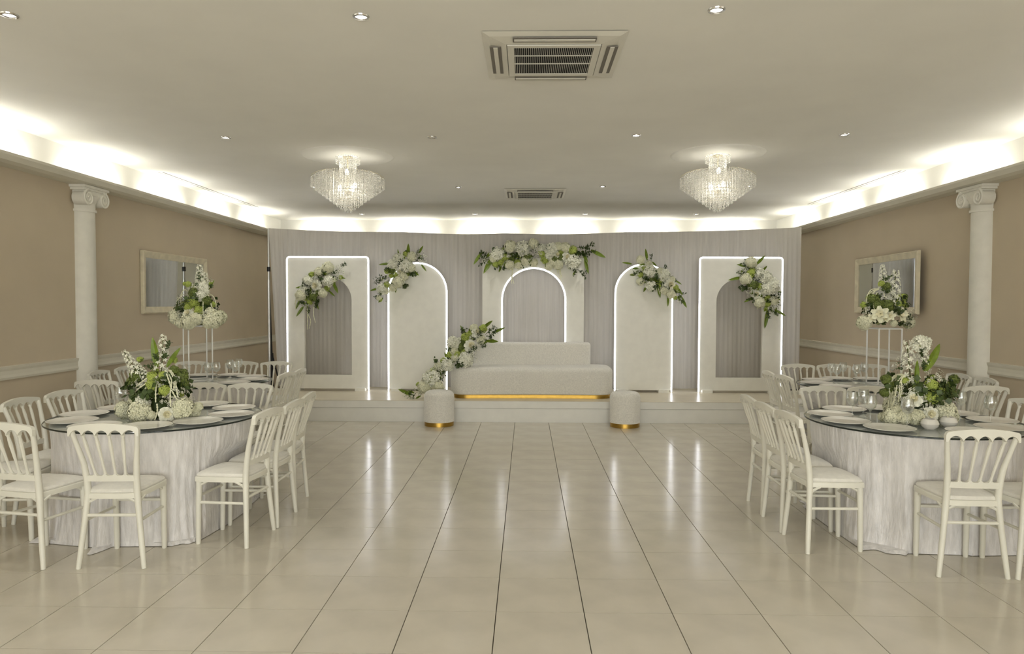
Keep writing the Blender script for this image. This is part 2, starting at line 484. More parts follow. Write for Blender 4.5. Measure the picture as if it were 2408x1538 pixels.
b = atz(1258, 454, ZC)
aircon(b.x, b.y+.02, .86, 'ceiling cassette air conditioner, farther of the two')

def chandelier_parts():
    random.seed(3)
    z0 = -.25                                    # crown height below the ceiling
    beads = MB()
    def strand(x, y, za, zb, r=.0068):
        z = za
        while z > zb:
            beads.octa((x, y, z), r, r*1.25); z -= .0175
        beads.octa((x, y, zb-.014), r*1.1, .014)
    nr = 10; RM = .385
    for k in range(nr):
        r = RM*(1-k/nr); n = max(6, int(2*pi*r/.030))
        top = z0+.02+.065*sin(pi*min(1, (RM-r)/(RM*.95)))**.8-.012*(r/RM)**3
        bot = -.600+.285*(r/RM)
        for i in range(n):
            a = 2*pi*(i+.5*(k % 2))/n
            strand(r*cos(a), r*sin(a), top, min(bot, top-.05))
    tube = MB(); keep, beads_v = beads, None
    stem = MB(); beads = stem
    for i in range(30):
        a = 2*pi*i/30
        z = -.012
        while z > -.30:
            stem.octa((.088*cos(a), .088*sin(a), z), .0062, .008); z -= .0165
    for i in range(34):
        a = 2*pi*i/34
        z = -.008
        while z > -.085:
            stem.octa((.125*cos(a), .125*sin(a), z), .0062, .008); z -= .0165
    frame = MB()
    frame.tube([(0, 0, 0), (0, 0, -.42)], .007, 8)
    frame.lathe([(0, -.001), (.05, -.001), (.055, -.008), (.05, -.014), (0, -.014)], 28)
    for R_, z in ((.20, -.37), (.10, -.46)):
        frame.tube([(R_*cos(2*pi*i/36), R_*sin(2*pi*i/36), z) for i in range(36)], .0025, 5, closed=True)
    for i in range(24):
        a = 2*pi*i/24
        pts = []
        for q in range(9):
            s = q/8; r = .085+.305*s; z = z0-.02+.095*sin(pi*s*.82)
            pts.append((r*cos(a), r*sin(a), z))
        frame.tube(pts, .0013, 4)
    frame.lathe([(.012, -.42), (.03, -.40), (.034, -.37), (.012, -.34)], 12)
    return keep, stem, frame
kb, ks, kf = chandelier_parts()
me_b = kb.mesh('crystal_strands', m_crys, False); me_s = ks.mesh('crystal_stem', m_crys, False); me_f = kf.mesh('chandelier_frame', m_brass)
me_bulb = MB().ball((0, 0, 0), .024, 10, 0, 1.5).mesh('bulb', m_bulb)
me_ros = MB().lathe([(0, -.010), (.47, -.010), (.485, -.006), (.49, 0)], 64).mesh('ceiling_rose', m_rose)
for px, py, side in ((818, 366.5, 'left'), (1688, 363, 'right')):
    p = atz(px, py, ZC)
    o = link('ceiling_rose', me_ros, None, (p.x, p.y, ZC))
    tag(o, 'round white ceiling rose above the %s chandelier' % side, 'ceiling rose', 'ceiling roses')
    t = thing('chandelier', 'crystal strand chandelier hanging on the %s side of the hall' % side, 'chandelier', (p.x, p.y, ZC-.010), group='crystal chandeliers')
    o = link('crystal_strands', me_b, t); o['kind'] = 'stuff'
    o = link('crystal_stem', me_s, t); o['kind'] = 'stuff'
    link('chandelier_frame', me_f, t)
    for k, (x, y, z) in enumerate(((.0, -.04, -.17), (.07, .02, -.30), (-.08, -.03, -.34), (.03, .08, -.33))):
        link('bulb', me_bulb, t, (x, y, z))
        l = bpy.data.lights.new('bulb_lamp', 'POINT'); l.energy = K_BULB; l.color = (1, .95, .84); l.shadow_soft_size = .05
        lo = bpy.data.objects.new('bulb_lamp', l); C.objects.link(lo); lo.parent = t; lo.location = (x, y, z-.0)

# ------------------------------------------------------------------ stage and drapes
YS, ZS = 9.46, .29
XS0, XS1 = -3.72, 4.16
st = thing('stage', 'low white fronted stage platform across the end of the hall', 'stage', (0, YS, 0))
obj('riser', MB().box(XS0+.01, XS1-.01, .012, 2.1, 0, .186), m_stagef, st, smooth=False)
obj('edge_board', MB().box(XS0, XS1, 0, 2.1, .190, ZS-.006), m_stagef, st, smooth=False)
obj('deck', MB().box(XS0-.004, XS1+.004, -.004, 2.1, ZS-.006, ZS), m_stage, st, smooth=False)

YD = 10.92
ux = [-4.0, -1.905, -.335, 1.495, 4.13]
uz = [2.72, 2.665, 2.645, 2.665, 2.74]
fr = thing('drape_stand', 'aluminium pipe frame carrying the backdrop drapes', 'stand', (0, YD+.085, 0))
for i, (x, z) in enumerate(zip(ux, uz)):
    zb = ZS if i not in (0,) else 0.
    yo = -.05 if i in (0, 4) else .02
    mb = MB(); mb.tube([(x, yo, zb+.012), (x, yo, 1.95)], .021, 12); mb.tube([(x, yo, 1.95), (x, yo, z+.02)], .0155, 12)
    u = obj('upright', mb, m_alu, fr)
    mb = MB(); mb.tube([(x, yo, 2.08), (x, yo, 2.15)], .026, 12)
    obj('collar', mb, m_black, u, label='black height collar')
    obj('base_plate', MB().box(x-.16, x+.16, yo-.14, yo+.14, zb+.0005, zb+.012), m_black, fr, smooth=False)
for i in range(4):
    obj('crossbar', MB().tube([(ux[i], 0, uz[i]), ((ux[i]+ux[i+1])/2, 0, (uz[i]+uz[i+1])/2-.01), (ux[i+1], 0, uz[i+1])], .012, 8), m_alu, fr)
dl = ['pale grey sheer drape behind the left rectangular panel', 'pale grey sheer drape left of the central arch panel',
      'pale grey sheer drape right of the central arch panel', 'pale grey sheer drape behind the right rectangular panel']
for i in range(4):
    random.seed(40+i)
    x0, x1 = ux[i]-.02, ux[i+1]+.03
    if i == 0: x0 += .05
    wv = x1-x0
    ph = [random.uniform(0, 6.28) for _ in range(6)]
    def drape(u, v, x0=x0, wv=wv, ph=ph, i=i):
        t = 1-v                                   # v: 0 bottom .. 1 top
        x = x0+u*wv
        ztop = uz[i]+(uz[i+1]-uz[i])*u+.022-.02*sin(pi*u)
        z = ZS+.012+(ztop-ZS-.012)*v
        d = .0035*sin(x*92+ph[0])*(.5+.5*v)+.005*sin(x*37+ph[1]+.5*t)*(.5+.5*sin(x*2.3+ph[4]))+.020*t*sin(x*9.5+ph[2]+.3*sin(3*v))+.012*t*t*sin(x*19+ph[3])
        if v > .985: d *= .2
        elif v > .965: d *= .35
        xx = x
        if i == 0: xx = x+.13*t*max(0, 1-u*3)
        return (xx, YD-.035+d, z)
    mb = MB().grid(drape, int(wv*110), 16)
    o = obj('drape', mb, m_drape); tag(o, dl[i], 'curtain', 'sheer drapes of the stage backdrop')

# black folded stand in the gap beside the drape
p = at(640, 900, 11.05)
t = thing('light_stand', 'black folded light stand standing behind the left end of the drapes', 'stand', (p.x, 11.12, 0))
obj('pole', MB().tube([(-.02, 0, .25), (-.055, 0, 1.75)], [.022, .011], 10), m_black, t)
obj('clamp', MB().tube([(-.035, 0, .70), (-.04, 0, .80)], .036, 10), m_black, t)
for k in range(3):
    a = 2*pi*k/3+.4
    obj('leg', MB().tube([(-.035+.02*cos(a), .02*sin(a), .75), (.02+.14*cos(a), .14*sin(a), .012)], .012, 8), m_black, t)

# ------------------------------------------------------------------ backdrop panels with neon outlines
def arch(x0, x1, zb, zs, n=20):
    """ccw (front view) arch outline: bottom left, bottom right, then over the top"""
    r = (x1-x0)/2; cx = (x0+x1)/2
    return [(x0, zb), (x1, zb)]+[(cx+r*cos(pi*i/n), zs+r*sin(pi*i/n)) for i in range(n+1)]
def rect(x0, x1, zb, zt, rc=.03):
    o = [(x0, zb), (x1, zb)]
    for cx, a0 in ((x1-rc, 0), (x0+rc, pi/2)):
        for i in range(5): a = a0+pi/2*i/4; o.append((cx+rc*cos(a), zt-rc+rc*sin(a)))
    return o
def panel_mesh(outer, hole, th):
    bm = bmesh.new()
    def loop(pts, y): 
        v = [bm.verts.new((x, y, z)) for x, z in pts]
        return v, [bm.edges.new((v[i], v[(i+1) % len(v)])) for i in range(len(v))]
    for y in (0, th):
        ed = []
        vo, e = loop(outer, y); ed += e
        if hole: vh, e = loop(hole, y); ed += e
        bmesh.ops.triangle_fill(bm, use_beauty=True, use_dissolve=False, edges=ed)
    bm.verts.ensure_lookup_table()
    per = len(outer)+(len(hole) if hole else 0)
    for base, pts in ((0, outer), (len(outer), hole or [])):
        k = len(pts)
        for i in range(k):
            a, b = base+i, base+(i+1) % k
            bm.faces.new((bm.verts[a], bm.verts[b], bm.verts[b+per], bm.verts[a+per]))
    bmesh.ops.recalc_face_normals(bm, faces=bm.faces)
    me = bpy.data.meshes.new('panel'); bm.to_mesh(me); bm.free(); me.materials.append(m_panel)
    return me
def panel(label, x0, x1, outer, hole, neon, y=10.46, th=.06, feet=True, inner=False):
    cx = (x0+x1)/2
    t = thing('backdrop_panel', label, 'panel', (cx, y, ZS), group=None)
    sh = lambda pts: [(x-cx, z-ZS) for x, z in pts]
    link('board', panel_mesh(sh(outer), sh(hole) if hole else None, th), t)
    q = sh(neon); pts = []                    # the tube runs along the cut edge of the board
    for i, (x, z) in enumerate(q):
        a, b = q[max(i-1, 0)], q[min(i+1, len(q)-1)]
        n = Vector((b[1]-a[1], -(b[0]-a[0]))).normalized()*(-.010 if inner else .010)
        pts.append((x+n.x, .003, z+n.y))
    obj('neon_tube', MB().tube(pts, .0105, 8), m_neon, t, label='white glowing neon outline')
    if feet:
        for x in (x0+.11, x1-.11):
            obj('foot', MB().box(x-cx-.075, x-cx+.075, -.05, th+.12, 0, .045), m_panel, t, smooth=False)
    return t
YP = 10.46
fx = lambda px: at(px, 760, YP).x
fz = lambda py: at(1204, py, YP).z
zb = ZS+.035
def rect_panel(label, l, r, top, hl, hr, hb, hs):
    x0, x1, zt = fx(l), fx(r), fz(top)
    out = rect(x0, x1, zb, zt)
    hole = arch(fx(hl), fx(hr), fz(hb), fz(hs))
    nn = out[2:]; nn = [(x1, ZS+.01)]+nn+[(x0, ZS+.01)]
    return panel(label, x0, x1, out, hole, nn)
def arch_panel(label, l, r, spring):
    x0, x1 = fx(l), fx(r)
    out = arch(x0, x1, zb, fz(spring))
    return panel(label, x0, x1, out, None, [(x1, ZS+.01)]+out[2:-1]+[out[-1], (x0, ZS+.01)])
rect_panel('white rectangular panel with arched opening and glowing outline, left end of stage', 677, 865, 606.5, 716, 827, 884, 708)
arch_panel('white arched panel with glowing outline, left of the sofa', 915, 1049, 688)
arch_panel('white arched panel with glowing outline, right of the sofa', 1448, 1579, 688)
rect_panel('white rectangular panel with arched opening and glowing outline, right end of stage', 1646, 1837, 606.5, 1684, 1793, 886, 708)
x0, x1 = fx(1134), fx(1373)
hole = arch(fx(1179), fx(1331), fz(880), fz(705), 28)
panel('white rectangular panel with glowing arched opening, behind the sofa', x0, x1, rect(x0, x1, zb, fz(607), .01), hole,
      [(hole[1][0], fz(860))]+hole[2:]+[(hole[0][0], fz(860))], y=YP+.02, inner=True)

# ------------------------------------------------------------------ sofa and poufs
def sofa_outline(w, d, r, bulge=.0, n=10):
    o = []
    for cx, cy, a0 in ((w/2-r, d/2-r, 0), (-w/2+r, d/2-r, pi/2), (-w/2+r, -d/2+r, pi), (w/2-r, -d/2+r, 1.5*pi)):
        for i in range(n+1):
            a = a0+pi/2*i/n; o.append([cx+r*cos(a), cy+r*sin(a)])
    # extra points along the front so that it can swell
    front = [[-w/2+r+(w-2*r)*i/16, -d/2] for i in range(1, 16)]
    o = o[:3*(n+1)]+front+o[3*(n+1):]
    o = o[0:]
    for p in o:
        if p[1] < 0: p[1] += bulge*(.55-1.6*(p[0]/(w/2)-.1)**2 if abs(p[0]) < w/2 else -.5)*(-p[1]/(d/2))
    return [tuple(p) for p in o]
sf = thing('sofa', 'long white boucle sofa with rounded ends on a gold plinth', 'sofa', (.072, 10.05, ZS))
ol = sofa_outline(2.27, .70, .26, .04)
obj('seat_block', MB().round_slab(ol, .05, .425, .075, 5, 0, .02), m_boucle, sf)
pl = [(x*.985, y*.97) for x, y in ol]
obj('plinth', MB().round_slab(pl, 0, .052, .004, 2), m_gold, sf, label='polished gold plinth')
bk = [(x+.005, y+.245) for x, y in sofa_outline(1.70, .17, .075)]
obj('backrest', MB().round_slab(bk, .40, .745, .045, 5), m_boucle, sf)
for x, y, lab in ((-1.137, 9.225, 'round white boucle pouf with gold base in front of the sofa, left one'), (1.283, 9.225, 'round white boucle pouf with gold base in front of the sofa, right one')):
    t = thing('pouf', lab, 'pouf', (x, y, 0), group='poufs before the stage')
    oc = [(.197*cos(2*pi*i/40), .197*sin(2*pi*i/40)) for i in range(40)]
    obj('cushion_body', MB().round_slab(oc, .055, .455, .075, 6), m_boucle, t)
    oc = [(.190*cos(2*pi*i/40), .190*sin(2*pi*i/40)) for i in range(40)]
    obj('gold_base', MB().round_slab(oc, 0, .056, .003, 2), m_gold, t)

# ------------------------------------------------------------------ chairs
def strip(mb, xs, zlo, zhi, yc, th):
    vs = []
    for x in xs:
        y = yc(x)
        for a, z in ((-th, zlo(x)), (th, zlo(x)), (th, zhi(x)), (-th, zhi(x))): vs.append((x, y+a, z))
    fs = []
    for i in range(len(xs)-1):
        for k in range(4):
            fs.append((i*4+k, i*4+(k+1) % 4, i*4+4+(k+1) % 4, i*4+4+k))
    fs += [(0, 3, 2, 1), tuple(range(len(vs)-4, len(vs)))]
    return mb.add(vs, fs)
def make_chair():
    t = thing('banquet_chair', '', 'chair')
    posts = [-.19, -.114, -.038, .038, .114, .19]
    for s in (-1, 1):
        mb = MB().tube([(s*.192, -.180, 0), (s*.178, -.172, .12), (s*.158, -.160, .30), (s*.144, -.152, .44), (s*.144, -.158, .52), (s*.153, -.176, .63), (s*.174, -.210, .75), (s*.189, -.236, .835)],
                       [.0145, .0165, .0175, .020, .0195, .017, .0145, .015], 10)
        obj('back_leg', mb, m_ivory, t)
        mb = MB().tube([(s*.150, .176, 0), (s*.150, .176, .02), (s*.150, .172, .25), (s*.150, .165, .425)], [.0145, .016, .018, .021], 10)
        obj('front_leg', mb, m_ivory, t)
        obj('stretcher', MB().tube([(s*.163, -.163, .282), (s*.150, .170, .275)], .0095, 8), m_ivory, t)
    obj('stretcher', MB().tube([(-.156, -.160, .315), (.156, -.160, .315)], .010, 8), m_ivory, t)
    obj('stretcher', MB().tube([(-.150, .168, .318), (.150, .168, .318)], .0095, 8), m_ivory, t)
    ol = [(-.145, -.165), (-.07, -.172), (0, -.174), (.07, -.172), (.145, -.165), (.160, -.10), (.170, .05), (.176, .15), (.165, .188), (.10, .200), (0, .204), (-.10, .200), (-.165, .188), (-.176, .15), (-.170, .05), (-.160, -.10)]
    mb = MB().round_slab(ol, .415, .448, .008, 3)
    for s in (-1, 1):                             # small curved brackets under the rail
        for (x, y), (dx, dy) in (((s*.150, -.155), (-s*.06, 0)), ((s*.150, -.150), (s*.008, .06)), ((s*.150, .165), (0, -.06))):
            mb.tube([(x, y, .36), (x+dx*.25, y+dy*.25, .395), (x+dx, y+dy, .418)], [.006, .009, .008], 6)
    obj('seat_frame', mb, m_ivory, t)
    cu = [(x*.95, y*.94) for x, y in ol]
    k = len(cu); vs = []; fs = []
    for f, z in ((1., .449), (1.015, .458), (.97, .470), (.8, .480), (.45, .486), (.15, .487)):
        vs += [(x*f, (y-.01)*f+.01, z) for x, y in cu]
    for r in range(5):
        fs += [(r*k+i, r*k+(i+1) % k, (r+1)*k+(i+1) % k, (r+1)*k+i) for i in range(k)]
    fs += [tuple(range(5*k, 6*k)), tuple(reversed(range(k)))]
    obj('cushion', MB().add(vs, fs), m_cush, t, label='white seat pad')
    # crest rail with scalloped lower edge
    def zlo(x):
        for a, b in zip(posts, posts[1:]):
            if a <= x <= b: return .803+.036*sin(pi*(x-a)/(b-a))**.55
        return .803
    zhi = lambda x: .858+.022*max(0, cos(x/.19*pi/2))**.8-(.018 if abs(x) > .198 else (.006 if abs(x) > .192 else 0))
    xs = sorted(set([-.203, -.198]+[-.192+.384*i/60 for i in range(61)]+[.198, .203]))
    yc = lambda x: -.240-.018*(1-(x/.2)**2)
    obj('crest_rail', strip(MB(), xs, zlo, zhi, yc, .0125), m_ivory, t, smooth=False)
    sp = [-.087, -.029, .029, .087]
    xs = [-.145+.29*i/40 for i in range(41)]
    zh = lambda x: .556+sum(.014*math.exp(-((x-c)/.009)**2) for c in sp)
    obj('lower_rail', strip(MB(), xs, lambda x: .522, zh, lambda x: -.166-.008*(1-(x/.145)**2), .011), m_ivory, t, smooth=False)
    for a, b in zip(sp, posts[1:-1]):
        P = [Vector((a, -.173, .560)), Vector((b, yc(b), .812))]
        pts = [P[0].lerp(P[1], q) for q in (0, .06, .12, .3, .55, .75, .86, .93, 1)]
        obj('spindle', MB().tube(pts, [.011, .0085, .0075, .008, .0095, .0115, .010, .008, .014], 8), m_ivory, t)
    return t
chair0 = make_chair()
used = []
CH = {}
def chair(tbl, x, y, face, label):
    """x, y: centre of the footprint, face: direction in degrees that the sitter looks to"""
    rz = radians(face-90)
    if not used:
        o = chair0; o.location = (x, y, 0); o.rotation_euler = (0, 0, rz); o['label'] = label; o['group'] = 'ivory banquet chairs round the tables'
        used.append(1)
    else:
        o = dup(chair0, (x, y, 0), rz, label)
    CH.setdefault(tbl, []).append((x, y, radians(face)))
NL, NR, FL, FR = (-2.69, 5.12), (2.76, 5.12), (-3.46, 7.48), (3.57, 7.43)
cl = 'ivory spindle-back chair at the %s table, %s'
three = ['nearest of three on the aisle side', 'middle of three on the aisle side', 'farthest of three on the aisle side']
for k, (x, y, f) in enumerate(((-1.955, 4.70, 174), (-1.925, 5.11, 179), (-1.955, 5.53, 184))): chair('NL', x, y, f, cl % ('near left', three[k]))
chair('NL', -2.468, 4.30, 93, cl % ('near left', 'front right, back to camera'))
chair('NL', -3.005, 4.31, 79, cl % ('near left', 'front left, back to camera'))
for k, (x, y, f) in enumerate(((-3.47, 4.72, 8), (-3.47, 5.13, 2), (-3.46, 5.57, -6))): chair('NL', x, y, f, cl % ('near left', three[k].replace('aisle', 'wall')))
chair('NL', -2.83, 5.93, -88, cl % ('near left', 'rear left, facing the camera'))
chair('NL', -2.43, 5.93, -92, cl % ('near left', 'rear right, facing the camera'))
for k, (x, y, f) in enumerate(((1.96, 4.69, 2), (1.95, 5.10, 0), (1.965, 5.52, -2))): chair('NR', x, y, f, cl % ('near right', three[k]))
chair('NR', 2.60, 4.30, 87, cl % ('near right', 'front left, back to camera'))
chair('NR', 3.015, 4.29, 93, cl % ('near right', 'front side, cut by the picture edge'))
chair('NR', 2.57, 5.93, -88, cl % ('near right', 'rear left, facing the camera'))
chair('NR', 2.97, 5.93, -92, cl % ('near right', 'rear right, facing the camera'))
chair('NR', 3.53, 5.36, 184, cl % ('near right', 'wall side, facing the aisle'))
for k, (x, y, f) in enumerate(((-2.69, 7.20, 176), (-2.69, 7.62, 182))): chair('FL', x, y, f, cl % ('far left', ['nearer', 'farther'][k]+' of two on the aisle side'))
chair('FL', -3.93, 6.64, 90, cl % ('far left', 'front left, back to camera'))
chair('FL', -3.30, 6.70, 90, cl % ('far left', 'front right, back to camera'))
for k, (x, y, f) in enumerate(((-4.22, 7.32, 4), (-4.22, 7.80, -4))): chair('FL', x, y, f, cl % ('far left', ['nearer', 'farther'][k]+' of two on the wall side'))
for k, x in enumerate((-4.05, -3.46, -3.05)): chair('FL', x, 8.31, -90+[4, 0, -4][k], cl % ('far left', 'rear side, %s of three' % ['left one', 'middle one', 'right one'][k]))
for k, (x, y, f) in enumerate(((2.83, 7.20, 4), (2.83, 7.62, -2))): chair('FR', x, y, f, cl % ('far right', ['nearer', 'farther'][k]+' of two on the aisle side'))
for k, x in enumerate((3.26, 3.67, 4.08)): chair('FR', x, 8.30, -90+[3, 0, -5][k], cl % ('far right', 'rear side, %s of three' % ['left one', 'middle one', 'right one'][k]))
for k, (x, y, f) in enumerate(((4.23, 7.00, 174), (4.23, 7.42, 180))): chair('FR', x, y, f, cl % ('far right', ['nearer', 'farther'][k]+' of two on the wall side'))
chair('FR', 4.02, 6.53, 92, cl % ('far right', 'front right, back to camera'))
chair('FR', 3.45, 6.60, 90, cl % ('far right', 'front left, back to camera'))

# ------------------------------------------------------------------ tables: cloth, glass top, plates
def tablecloth(key, c, seed, label):
    random.seed(seed)
    ph = [random.uniform(0, 6.28) for _ in range(9)]
    R0 = .675; H = .742
    chs = CH[key]
    n = 480; lv = [1., .995, .985, .96, .9, .8, .68, .56, .45, .34, .24, .15, .09, .055, .036]
    vs = [(0, 0, H)]; fs = []
    rings = [(.3, H), (.6, H)]
    def skirt(a, t):                               # t 0 at table edge, 1 at floor
        rg = lambda x: 1-2*abs(sin(x))**.7           # sharp pleat ridges
        fold = (.4*sin(9*a+ph[0])+.5*sin(17*a+ph[1]+.6*t)+.45*rg(11.5*a+ph[2]-.5*t)+.35*rg(26.5*a+ph[3]+.9*t)*(.6+.4*sin(5*a+ph[6]))+.30*rg(44*a+ph[7]+.5*t)*(.5+.5*sin(4*a+ph[8])))
        r = R0-.012*sin(pi*min(1, t*1.4))+.019*fold*min(1, t*1.8)**.8
        r += .028*max(0, t-.75)/.25
        return r
    for r, z in rings:
        vs += [(r*cos(2*pi*i/n), r*sin(2*pi*i/n), z) for i in range(n)]
    rows_ = []
    for q in lv:
        t = 1-q; row = []
        for i in range(n):
            a = 2*pi*i/n
            r = skirt(a, t) if q < 1 else R0-.012
            row.append([r*cos(a), r*sin(a), H*q if q < 1 else H])
        rows_.append(row)
    for e, (dr, z) in enumerate(((.030, .024), (.070, .017), (.110, .003))):    # hem spread on the floor
        row = []
        for i in range(n):
            a = 2*pi*i/n
            w = .55+.3*sin(6*a+ph[4])+.25*sin(13*a+ph[5])+.2*sin(29*a+ph[6])
            r = skirt(a, 1)+dr*max(.1, w)*1.25
            row.append([r*cos(a), r*sin(a), max(.003, z+.005*sin(37*a+ph[8]+1.7*e)*sin(11*a+ph[4])*(1 if e < 2 else .1)), dr])
        rows_.append(row)
    for row in rows_:                              # chairs pushed in press the cloth inwards
        for p in row:
            if p[2] > .60: continue
            k = min(1, (.60-p[2])/.10)
            hem = max(0, p[3]) if len(p) > 3 else 0
            for cx, cy, fa in chs:
                dx, dy = p[0]+c[0]-cx, p[1]+c[1]-cy
                ly = dx*cos(fa)+dy*sin(fa); lx = -dx*sin(fa)+dy*cos(fa)
                lim = (.212 if p[2] > .3 else .203)-.03*hem
                w = max(0, min(1, (.25-abs(lx))/.06))
                if ly < lim and w > 0:
                    m = (lim-ly)*w*k; p[0] += cos(fa)*m; p[1] += sin(fa)*m
    for row in rows_: vs += [tuple(p[:3]) for p in row]
    fs += [(0, 1+i, 1+(i+1) % n) for i in range(n)]
    for q in range(len(rings)+len(rows_)-1):
        b = 1+q*n
        fs += [(b+i, b+n+i, b+n+(i+1) % n, b+(i+1) % n) for i in range(n)]
    mb = MB().add(vs, fs)
    o = obj('tablecloth', mb, m_velvet, None, (c[0], c[1], 0))
    tag(o, label, 'tablecloth', 'crushed velvet tablecloths')
def glass_top(c, label):
    mb = MB(); r = .715
    mb.lathe([(0, .757), (r-.003, .757)], 96, 0)
    mb.lathe([(r-.003, .757), (r, .754), (r, .748), (r-.003, .7455)], 96, 1)
    mb.lathe([(r-.003, .7455), (0, .7455)], 96, 2)
    o = obj('glass_tabletop', mb, [m_top, m_rim, m_under], None, (c[0], c[1], 0))
    tag(o, label, 'tabletop', 'round glass tabletops')
plate_me = MB().lathe([(0, .003), (.085, .003), (.09, 0), (.10, .001), (.158, .014), (.160, .016), (.157, .0175), (.105, .007), (.09, .006), (0, .0055)], 48).mesh('plate', m_plate)
def plates(c, items, tname, rad=.535):
    for ang, seat in items:
        a = radians(ang)
        o = link('dinner_plate', plate_me, None, (c[0]+rad*cos(a), c[1]+rad*sin(a), .7572))
        tag(o, 'white dinner plate on the %s table, %s' % (tname, seat), 'plate', 'white plates on the tables')
specs = [('NL', NL, 'near left', 11), ('NR', NR, 'near right', 23), ('FL', FL, 'far left', 35), ('FR', FR, 'far right', 47)]
for key, c, nm, sd in specs:
    tablecloth(key, c, sd, 'white crushed velvet tablecloth reaching the floor, %s table' % nm)
    glass_top(c, 'round clear glass tabletop with dark edge on the %s table' % nm)
pa = [('nearest place on the aisle side'), ('middle place on the aisle side'), ('farthest place on the aisle side'), ('front right place'), ('front left place'),
      ('nearest place on the wall side'), ('middle place on the wall side'), ('farthest place on the wall side'), ('rear left place'), ('rear right place')]
plates(NL, list(zip((-35, 1, 38, -70, -107, 217, 182, 147, 112, 76), pa)), 'near left')
pr_ = [pa[0], pa[1], pa[2], pa[4], pa[3], pa[5], pa[6], pa[8], pa[9]]
plates(NR, list(zip((228, 193, 158, 282, -42, -6, 30, 121, 86), pr_)), 'near right')
plates(FL, list(zip((-30, 6, 42, -66, -102, 222, 186, 150, 114, 78), pa)), 'far left')
plates(FR, list(zip((210, 174, 138, 246, 282, -42, -6, 30, 102, 66), [pa[0], pa[1], pa[2], pa[4], pa[3], pa[5], pa[6], pa[7], pa[8], pa[9]])), 'far right')

# wine glasses
wg = MB().lathe([(0, .004), (.030, .002), (.033, 0), (.034, .002), (.012, .007), (.0042, .014), (.0038, .085), (.008, .094), (.030, .112), (.040, .138), (.041, .155), (.034, .198), (.0335, .1985), (.040, .155), (.039, .138), (.029, .114), (0, .098)], 28)
wg_me = wg.mesh('wine_glass', m_glass)
def glasses(tn, ps):
    for i, (px, py) in enumerate(ps):
        p = atz(px, py, .7575)
        o = link('wine_glass', wg_me, None, (p.x, p.y, .7575))
        words_ = ['first', 'second', 'third', 'fourth', 'fifth', 'sixth', 'seventh', 'eighth']
        tag(o, 'stemmed clear wine glass on the %s table, %s from the left' % (tn, words_[i]), 'wine glass', 'wine glasses on the tables')
glasses('far left', [(437, 905), (490, 897), (509, 896), (541, 888), (553.5, 895), (562, 885)])
glasses('near right', [(2004, 985), (2030, 979), (2046, 997), (2133, 1008), (2258, 985), (2329, 999)])
glasses('far right', [(1955, 898), (1968, 903), (1982, 895), (2014, 901), (2032, 896), (2098, 893)])
glasses('near left', [(284, 972)])

# ------------------------------------------------------------------ flowers
def petal(mb, th, L, wd, open_, cup, mi, z0=0., r0=0., nu=2, nv=3):
    def fn(u, v):
        x = (u*2-1)*wd*sin(pi*min(.97, .15+.72*v))
        ang = open_*(.35+.65*v)
        rr = r0+L*v*sin(ang); zz = z0+L*v*cos(ang)+cup*((u*2-1)**2)*v
        return (x*cos(th)-rr*sin(th), x*sin(th)+rr*cos(th), zz)
    mb.grid(fn, nu, nv, mi)
def rose_mesh(name, mats, seed):
    random.seed(seed); mb = MB()
    mb.ball((0, 0, .25), .22, 6, 1)
    for n, op, L, wd, mi, z0 in ((4, .35, .60, .26, 1, .05), (6, .75, .72, .32, 1, 0), (7, 1.15, .86, .38, 0, 0), (8, 1.5, 1.0, .42, 0, -.04), (8, 1.85, .95, .42, 0, -.05)):
        a0 = random.uniform(0, 6)
        for i in range(n): petal(mb, a0+2*pi*i/n+random.uniform(-.12, .12), L*random.uniform(.92, 1.06), wd, op, .14, mi, z0)
    return mb.mesh(name, mats)
def head_mesh(name, mats, seed, n=70, ps=.30, ragged=.10, cover=-.55, tilt=.25):
    """ball of small four-petalled florets"""
    random.seed(seed); mb = MB()
    mb.ball((0, 0, 0), .70, 8, 1)
    for i in range(n):
        z = 1-(1-cover)*(i+.5)/n; a = i*2.39996; r = sqrt(max(0, 1-z*z))
        d = Vector((r*cos(a), r*sin(a), z)); R_ = random.uniform(.88-ragged, .96)
        q = Vector((0, 0, 1)).rotation_difference((d+Vector((random.uniform(-tilt, tilt), random.uniform(-tilt, tilt), random.uniform(-tilt, tilt)))).normalized()); tw = random.uniform(0, 1.57); s = ps*random.uniform(.8, 1.15)
        for k in range(4):
            b = tw+k*pi/2
            loc = [(0, 0, -.03), (s*.68*cos(b-.62), s*.68*sin(b-.62), .05), (s*.98*cos(b-.22), s*.98*sin(b-.22), .03), (s*.98*cos(b+.22), s*.98*sin(b+.22), .0), (s*.68*cos(b+.62), s*.68*sin(b+.62), .04)]
            mb.add([tuple(d*R_+q @ Vector(p)) for p in loc], [(0, 1, 2, 3, 4)], 0)
    return mb.mesh(name, mats, False)
